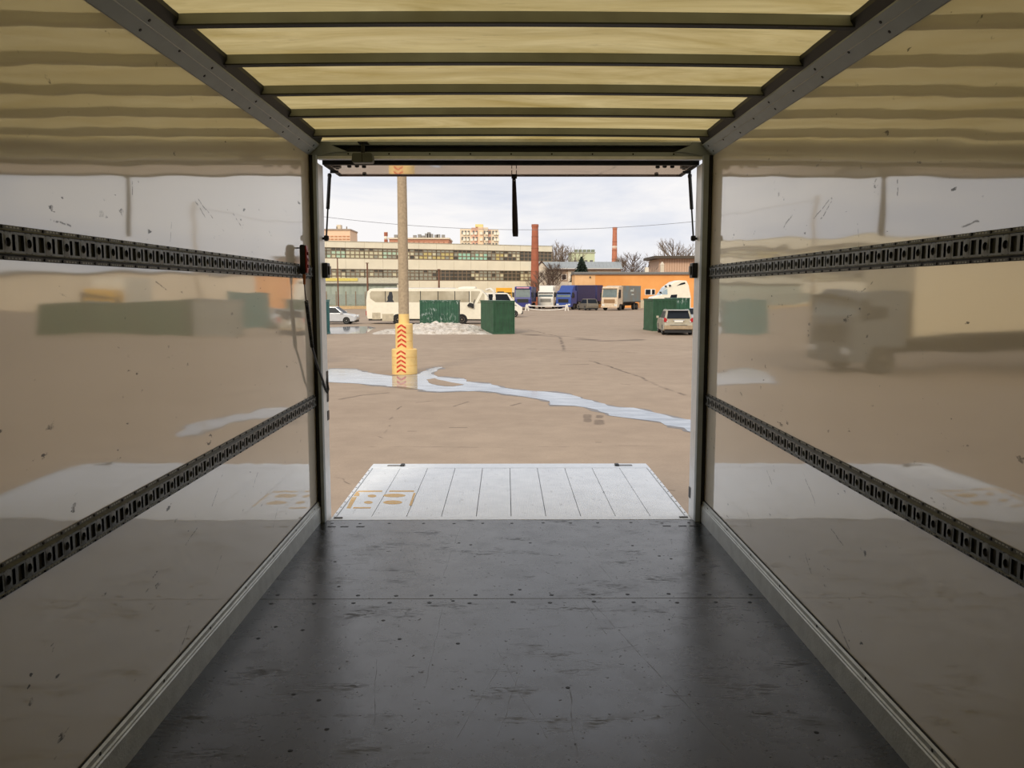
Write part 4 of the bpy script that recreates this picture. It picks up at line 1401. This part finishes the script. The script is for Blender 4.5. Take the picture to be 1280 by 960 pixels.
# grey-teal shed with fence
sa, sb_ = W(396, 370, 128), W(497, 370, 134)
shed = thing('shed', 'low grey-green corrugated shed along the foot of the factory', 'shed', (sa.x - 14, 128, 0), math.atan2(3, sb_.x - sa.x + 14))
SL = sb_.x - sa.x + 14.5
M_SHED = mat('grey_green_sheet', (168, 176, 160), .6, var=.1, scale=.5)
zs_ = 2.672 + (VPY - 355.5) * 130 / F_PX
n = int(SL / 1.0)
for i in range(n):
    MB().prism([(i * SL / n, 0), (i * SL / n + .3, -.07), ((i + 1) * SL / n - .3, -.07), ((i + 1) * SL / n, 0), ((i + 1) * SL / n, .2), (i * SL / n, .2)], 'z', 0, zs_).build('wall_sheet', M_SHED, shed)
MB().box(-.3, SL + .3, -.6, 6, zs_, zs_ + .16).build('roof_slab', mat('shed_roof', (120, 116, 104), .7), shed)
MB().box(-.3, SL + .3, -.5, 5.9, zs_ + .16, zs_ + 1.0).build('roof_parapet', mat('shed_pale_band', (206, 200, 178), .8), shed)
MB().box(SL - 11, SL - 6, -.62, -.5, zs_ + .5, zs_ + .95).build('yellow_strip', mat('yellow_strip', (226, 206, 110), .6), shed)
fence = thing('wire_fence', 'grey fence with dark posts in front of the grey-green shed', 'fence', (sa.x - 14, 124.5, 0), math.atan2(3, sb_.x - sa.x + 14))
hz = 2.672 - (368 - VPY) * 125 / F_PX
n = 18
for i in range(n + 1):
    MB().box(i * SL / n - .07, i * SL / n + .07, -.07, .07, 0, hz + .45).build('fence_post', M_MULL, fence)
for i in range(n):
    MB().box(i * SL / n + .07, (i + 1) * SL / n - .07, -.02, .02, .75, hz).build('fence_panel', mat('fence_grey', (150, 158, 146), .7, var=.1), fence)
MB().box(-.1, SL + .1, -.25, .25, 0, .45).build('plinth', mat('fence_plinth', (206, 176, 130), .8, var=.2), fence)

# block of flats to the left, tower, brick penthouse, pale green block
M_PEACH = mat('peach_brick', (240, 206, 172), .8, var=.08, scale=.1)
M_BRICK = mat('red_brick', (196, 140, 112), .85, var=.15, scale=.6)
M_CREAMB = mat('pale_brick', (232, 214, 186), .8, var=.1, scale=.2)


def block(name, label, px0, px1, pytop, y, depth, m, floors=None):
    a, b_ = W(px0, pytop, y), W(px1, pytop, y)
    t = thing(name, label, 'building', (a.x, y, 0))
    MB().box(0, b_.x - a.x, 0, depth, 0, a.z).build('walls', m, t)
    return t, b_.x - a.x, a.z


t, w, h = block('apartment_block', 'peach block of flats rising behind the factory roof by the gas strut', 392, 437.5, 288, 290, 14, M_PEACH)
for z in (h - 2.0, h - 2.95, h - 5.0):
    for i in range(9):
        MB().box(w * i / 9 + .2, w * (i + 1) / 9 - .2, -.25, .02, z - .16, z + .16).build('window_band', mat('peach_dark_band', (206, 150, 112), .8), t)  # rows in a darker peach across the facade
MB().box(-.2, w + .2, -.3, 14.2, h, h + .5).build('roof_edge', mat('grey_roof_edge', (170, 150, 130), .8), t)
MB().box(w - 4.8, w - 3.4, 1, 4, h + .5, h + 2.0).build('roof_hut', M_CREAMB, t)
for i in range(4):
    MB().tube([(w - 11.5 + i * 3.4, 1, h + .5), (w - 11.5 + i * 3.4, 1, h + 1.4)], .2, 6).build('vent_pipe', M_MULL, t)
t, w, h = block('brick_annex', 'long low red brick storey above the factory roof beside the pole', 486.5, 561, 299, 205, 12, M_BRICK)
MB().box(-.2, w + .2, -.3, 12.2, h, h + .35).build('roof_edge', M_CREAMB, t)
for i in range(12):
    MB().box(w * (i + .15) / 12, w * (i + .85) / 12, -.1, .02, h - 2.0, h - .6).build('wall_bay', mat('brick_bay', (214, 158, 128), .85, var=.2), t)
for i, (u, hh) in enumerate([(.42, .7), (.5, .9), (.56, .6), (.62, 1.1), (.66, 1.4), (.70, 1.0), (.78, .8), (.82, .9), (.9, .8), (.1, .8), (.18, .6)]):
    MB().box(w * u - .4, w * u + .4, 1, 2, h + .35, h + .35 + hh).build('roof_vent', mat('roof_vent_grey', (150, 146, 140), .7), t)
# tower
ty = 390.0
ta, tb = W(575, 288, ty), W(623, 288, ty)
t = thing('tower_block', 'tall cream and pink residential tower with stacked balconies', 'building', (ta.x, ty, 0))
tw = tb.x - ta.x
tz = lambda py: W(600, py, ty).z
hs_, hc = tz(286), tz(280.5)
M_PINKB = mat('pink_brick', (222, 176, 150), .8, var=.08, scale=.1)
secs = [(0, .30, hs_, M_CREAMB, 0), (.30, .47, hs_ + .5, M_PINKB, -.6), (.47, .60, hc - 1.2, M_PEACH, -1.4), (.60, .73, hs_ + .6, M_CREAMB, -.8), (.73, .80, hs_ - .4, M_PINKB, -.3), (.80, 1.0, hs_ - .3, M_CREAMB, 0)]
for u0, u1, hh, m, yo in secs:
    MB().box(tw * u0, tw * u1, yo, 16, 0, hh).build('wall_section', m, t)
MB().box(tw * .40, tw * .60, -1.0, 6, hc - 1.2, hc).build('roof_hut', mat('yellow_hut', (240, 222, 150), .8), t)
M_TWIN = mat('tower_window', (120, 118, 112), .3, var=.3, scale=.3)
M_BALC = mat('balcony_white', (244, 236, 214), .7, var=.1, scale=.3)
for fl in range(9):
    z = hs_ - 2.4 - fl * 2.8
    for u in (.04, .12, .20, .33, .41, .62, .69, .75, .84, .92):
        yo = [s[4] for s in secs if s[0] <= u < s[1]][0]
        MB().box(tw * u, tw * u + .9, yo - .08, yo + .02, z, z + 1.5).build('window', M_TWIN, t)
    for u in (.075, .165, .27, .37, .52, .66, .875, .955):
        yo = [s[4] for s in secs if s[0] <= u < s[1]][0]
        MB().box(tw * u, tw * u + 1.3, yo - .8, yo, z - .4, z + .75).build('balcony', M_BALC, t)
t, w, h = block('pale_green_block', 'pale green building behind the metal roofed house and spruce', 714, 743.5, 316.5, 220, 10, mat('pale_green_plaster', (206, 214, 176), .8, var=.06))
MB().box(-.2, w + .2, -.2, 10.2, h, h + .3).build('roof_edge', mat('grey_roof_edge2', (176, 178, 160), .8), t)
for i in range(5):
    MB().box(w * (.15 + .18 * i), w * (.15 + .18 * i) + .9, 1, 2, h + .3, h + 1.0).build('roof_vent', mat('green_vent', (130, 136, 112), .7), t)
for i in range(4):
    MB().box(w * (.1 + .23 * i), w * (.1 + .23 * i) + .8, -.06, .02, h - 3.2, h - 1.8).build('window', M_TWIN, t)

# chimneys
def chimney(label, px, pytop, y, rt, rb, m, bands=None):
    p = W(px, pytop, y)
    t = thing('factory_chimney', label, 'chimney', (p.x, y, 0))
    MB().lathe([(rb, 0), (rt, p.z - .5), (rt * 1.10, p.z - .45), (rt * 1.10, p.z), (rt * .7, p.z)], 20).build('stack', m, t, smooth=True)
    q = MB()
    for z in range(2, int(p.z) - 1, 2):
        r_ = rb + (rt - rb) * z / p.z
        q = MB().lathe([(r_ + .02, z), (r_ + .035, z + .04), (r_ + .02, z + .1)], 20)
        q.build('iron_band', mat('iron_band', (150, 92, 66), .7), t)
    if bands:
        for z0, z1, m2 in bands:
            MB().lathe([(rt * 1.16, p.z - z1), (rt * 1.16, p.z - z0)], 18).build('painted_band', m2, t)
    return t


M_CHIM = mat('chimney_brick', (172, 102, 76), .85, var=.18, scale=1.2)
chimney('red brick chimney standing by the gable of the metal roofed house', 668.8, 280.5, 146, .56, .80, M_CHIM)
chimney('red brick chimney with white band behind the metal roof', 768.6, 284, 195, .50, .82, mat('pale_chimney_brick', (198, 126, 96), .85, var=.2), [(4.3, 5.0, M_BALC)])
chimney('small red and white striped chimney above the factory roof', 482.3, 290, 250, .48, .55, M_BALC, [(.1, 1.2, M_CHIM), (2.2, 3.0, M_CHIM)])

# metal roofed house
hy = 156.0
ha, hb = W(668.5, 340, hy), W(776, 340, hy)
house = thing('metal_roof_house', 'old whitewashed house with grey metal roof behind the lorries', 'house', (ha.x, hy, 0))
hw_ = hb.x - ha.x
hz_ = lambda py: 2.672 + (VPY - py) * hy / F_PX
ez, rz_ = hz_(336.5), hz_(327.2)
M_WASH = mat('old_whitewash', (238, 228, 210), .85, var=.12, scale=.7, col2=(212, 194, 168))
M_TIN = mat('tin_roof', (164, 168, 166), .45, .3, var=.1, scale=.6)
MB().box(0, hw_, 0, 8, 0, ez).build('walls', M_WASH, house)
MB().prism([(-.25, ez), (8.25, ez), (4, rz_ - .1)], 'x', .15, hw_ - .15).build('gable_wall', M_WASH, house)
g_w = W(676.5, 330, hy).x - ha.x
nseam = 24
for i in range(nseam):
    x0, x1 = -.4 + (hw_ + .8) * i / nseam, -.4 + (hw_ + .8) * (i + 1) / nseam
    MB().slab((x0 + .01, -.5, ez - .15), (x1 - .01, -.5, ez - .15), (x1 - .01, 4, rz_), (x0 + .01, 4, rz_), .05).build('roof_sheet', M_TIN, house)
    MB().slab((x1 - .01, 8.5, ez - .15), (x0 + .01, 8.5, ez - .15), (x0 + .01, 4, rz_), (x1 - .01, 4, rz_), .05).build('roof_sheet', M_TIN, house)
MB().box(-.4, hw_ + .4, -.56, -.42, ez - .26, ez - .05).build('eaves_board', mat('brown_eaves', (92, 66, 54), .8), house)
# front gable at the left end
gz = hz_(326.8)
MB().prism([(0, 0), (g_w * 2.0, 0), (g_w * 2.0, ez - .1), (g_w, gz - .3), (0, ez - .1)], 'y', -1.6, .1).build('porch_wall', M_WASH, house)
for s in (-1, 1):
    MB().slab((g_w, -1.9, gz), (g_w, 4.0, gz), (g_w + s * g_w * 1.25, 4.0, ez - .35), (g_w + s * g_w * 1.25, -1.9, ez - .35), .1 * s).build('porch_roof', mat('brown_eaves', (92, 66, 54), .8), house)
for px in (703.5, 706.5, 714.5):
    x = W(px, 345, hy).x - ha.x
    f_ = MB().box(x - .28, x + .28, -.06, .02, hz_(350), hz_(343)).build('window', mat('window_frame_white', (240, 232, 220), .6), house)
    MB().box(x - .18, x + .18, -.075, -.05, hz_(349.5), hz_(343.6)).build('pane', mat('house_pane', (66, 52, 48), .25), f_)
MB().box(W(700, 345, hy).x - ha.x, W(710, 345, hy).x - ha.x, -.03, .02, hz_(352), hz_(337)).build('bare_brick_patch', mat('bare_brick', (176, 150, 126), .85, var=.2, scale=2), house)

# orange depot
oy = 136.0
oa, ob = W(718.5, 350, oy), W(1340, 350, oy)
dep = thing('orange_depot', 'flat roofed orange rendered depot behind the parked lorries', 'building', (oa.x, oy, 0), math.radians(-.4))
ow = ob.x - oa.x
oz = lambda py: 2.672 + (VPY - py) * oy / F_PX
xo = lambda px: W(px, 350, oy).x - oa.x
k = NT('orange_render')
c = k.ramp(k.noise(.35, 4), [(0.3, lin(232, 156, 84)), (0.7, lin(242, 172, 100))])
k.link(c, k.b.inputs['Base Color'])
k.b.inputs['Roughness'].default_value = .85
M_OR = k.m
MB().box(xo(744), xo(925), 0, 7, 0, oz(343.5)).build('orange_wall', M_OR, dep)
MB().box(xo(925), ow, .05, 7, 0, oz(343.5)).build('cream_wall', M_CREAMB, dep)
MB().box(0, xo(744), -.05, 7, 0, oz(343.5)).build('peach_wall', mat('peach_render', (244, 196, 142), .85, var=.12, scale=1.2, col2=(236, 184, 128)), dep)
MB().box(-.15, ow, -.35, 7.3, oz(343.5), oz(341.6)).build('roof_slab', mat('roof_fascia', (112, 108, 104), .7), dep)
MB().prism([(-.33, oz(341.6)), (-.2, oz(340.6)), (7, oz(339.0)), (7, oz(341.6))], 'x', -.1, ow).build('roof_felt', mat('roof_felt', (120, 118, 110), .8, var=.15), dep)
wf = MB().box(xo(806.2), xo(819.2), -.08, .02, oz(368.6), oz(361.4)).build('window', mat('window_frame_white', (240, 232, 220), .6), dep)
for a, b_ in ((807, 813.2), (815, 818.6)):
    MB().box(xo(a), xo(b_), -.10, -.07, oz(368), oz(362)).build('pane', M_GLASS, wf)
MB().box(xo(736.8), xo(738.2), -.3, .0, oz(347.6), oz(345.8)).build('wall_lamp', M_TRIM, dep)
for px in (811.5, 831):
    MB().box(xo(px) - .28, xo(px) + .28, 2.5, 3.2, oz(341), oz(334 if px < 820 else 330)).build('roof_stack', M_WASH, dep)
MB().prism([(xo(828.5), oz(331)), (xo(833.5), oz(331)), (xo(831), oz(327))], 'y', 2.4, 3.3).build('stack_cowl', M_WASH, dep)
MB().box(xo(798), xo(812), -2.6, -.8, 0, oz(374.5)).build('lean_to', mat('lean_to_grey', (196, 182, 156), .8, var=.1), dep)

# pinkish raised hall with dark roof edge at the right
t, w, h = block('raised_hall', 'pinkish ribbed hall with overhanging dark roof behind the orange depot', 824, 905, 322.8, 168, 12, mat('pink_ribbed_wall', (214, 182, 156), .8, var=.08))
MB().box(-1.2, w, -1.5, 12, h - .1, h + .42).build('roof_slab', mat('dark_roof_edge', (84, 74, 62), .8), t)
for i in range(26):
    MB().box(w * i / 26, w * i / 26 + .18, -.08, .01, 0, h - .1).build('wall_rib', mat('pink_rib', (196, 160, 134), .8), t)

# ---- trees
M_BARK = mat('bare_bark', (104, 88, 76), .9, var=.2)
M_TWIG = mat('pale_twig', (132, 116, 100), .9, var=.2)


def bare_tree(label, px, pytop, y, pybase=None, spread=1.0, seed=1, m=None, dens=5):
    top = W(px, pytop, y)
    t = thing('bare_tree', label, 'tree', (top.x, y, 0), 0, None)
    r = random.Random(seed)
    H = top.z
    tk, tw_ = MB(), MB()
    pts = [Vector((0, 0, 0)), Vector((r.uniform(-.1, .1) * H * .1, 0, H * .3)), Vector((r.uniform(-.1, .1) * H * .15, 0, H * .6)), Vector((0, 0, H * .86))]
    tk.tube(pts, [H * .022, H * .018, H * .012, H * .005], 7)

    def grow(p, d, L, rad, lvl):
        q = p + d * L * .5 + Vector((r.uniform(-1, 1), r.uniform(-1, 1), r.uniform(0, 1))) * L * .08
        e = q + (d + Vector((0, 0, .25))).normalized() * L * .5
        tw_.tube([p, q, e], [rad, rad * .7, rad * .35], 4, cap=False)
        if lvl > 0:
            for _ in range(r.randint(3, 4)):
                u = r.uniform(.3, 1.0)
                b0 = p.lerp(e, u)
                nd = (d + Vector((r.uniform(-1, 1), r.uniform(-1, 1), r.uniform(-.2, .9))) * .75).normalized()
                grow(b0, nd, L * r.uniform(.45, .62), rad * .55, lvl - 1)
    for i in range(14 + dens * 2):
        u = r.uniform(.28, .98)
        p = pts[0].lerp(pts[3], u)
        a = r.uniform(0, 2 * math.pi)
        d = Vector((math.cos(a) * spread, math.sin(a) * spread, .75)).normalized()
        grow(p, d, H * .34 * (1.15 - u) * 1.1 + H * .08, H * .008, 3)
    tk.build('trunk', M_BARK, t)
    stuff(tw_.build('branches', m or M_TWIG, t))
    return t


bare_tree('bare tree above the metal roof beside the brick chimney', 703, 303, 182, spread=.8, seed=2)
bare_tree('thin bare tree between the factory end and the taller bare tree', 694.5, 307, 196, spread=.6, seed=4, dens=3)
bare_tree('bare tree with a dense crown in front of the house gable', 691, 330, 149.5, spread=0.75, seed=5, m=M_BARK, dens=16)
bare_tree('bare shrub-like tree at the foot of the brick chimney', 673, 338, 140, spread=1.2, seed=6, m=M_BARK)
bare_tree('wide bare tree behind the roof of the orange depot', 791, 315, 160, spread=1.3, seed=8, m=M_BARK, dens=9)
bare_tree('smaller bare tree next to the white banded chimney', 779, 319, 178, spread=1.0, seed=9)
bare_tree('pale bare tree rising above the raised pink hall', 841, 298, 190, spread=1.0, seed=10, dens=7)

# spruce
sp = W(727, 319.5, 149)
t = thing('spruce_tree', 'dark green spruce beside the metal roofed house', 'tree', (sp.x, 149, 0))
H = sp.z
MB().tube([(0, 0, 0), (0, 0, H * .97)], [.22, .03], 7).build('trunk', M_BARK, t)
b = MB()
r = random.Random(5)
for i in range(34):
    z = H * (.52 + .46 * i / 33)
    R = 4.4 * (1 - z / H) + .12
    nbr = 13
    for j in range(nbr):
        a = 2 * math.pi * (j + r.random()) / nbr
        L = R * r.uniform(.7, 1.15)
        d = Vector((math.cos(a), math.sin(a), 0))
        sd = Vector((-d.y, d.x, 0)) * L * .22
        p = Vector((0, 0, z))
        tip = p + d * L + Vector((0, 0, -L * .22))
        mid = p + d * L * .55 + Vector((0, 0, L * .03))
        b.add([p, mid + sd, tip, mid - sd, mid + Vector((0, 0, -.22))], [(0, 1, 2, 3), (0, 3, 4), (4, 1, 0), (2, 4, 3), (1, 4, 2)])
stuff(b.build('needles', mat('spruce_needles', (54, 70, 56), .85, var=.3, scale=1.5), t))

# ---- overhead wire between two poles beyond the edges of the opening
wy = 72.0
pa, pc_, pe_ = W(405, 271, wy), W(630, 287, wy), W(862, 277.5, wy)
# parabola through the three points
x1, x2, x3 = pa.x, pc_.x, pe_.x
den = (x1 - x2) * (x1 - x3) * (x2 - x3)
A = (x3 * (pc_.z - pa.z) + x2 * (pa.z - pe_.z) + x1 * (pe_.z - pc_.z)) / den
B = (x3 * x3 * (pa.z - pc_.z) + x2 * x2 * (pe_.z - pa.z) + x1 * x1 * (pc_.z - pe_.z)) / den
C_ = (x2 * x3 * (x2 - x3) * pa.z + x3 * x1 * (x3 - x1) * pc_.z + x1 * x2 * (x1 - x2) * pe_.z) / den
fz = lambda x: A * x * x + B * x + C_
X0, X1 = -24.0, 24.0
b = MB().tube([(X0 + (X1 - X0) * i / 40, wy - .03, fz(X0 + (X1 - X0) * i / 40)) for i in range(41)], .018, 6)
tag(b.build('overhead_wire', mat('wire_grey', (120, 122, 128), .6)), 'thin sagging overhead wire across the sky', 'wire')
for x, lb in ((X0, 'concrete wire pole beyond the teal container holding the overhead wire'), (X1, 'concrete wire pole beyond the estate car holding the overhead wire')):
    t = thing('wire_pole', lb, 'pole', (x, wy + .02, 0))
    MB().tube([(0, .14, 0), (0, .14, fz(x) + .5)], [.16, .11], 12).build('shaft', M_CONC, t, smooth=True)
    MB().box(-.08, .08, -.02, .05, fz(x) - .05, fz(x) + .05).build('insulator', M_WHITE, t)
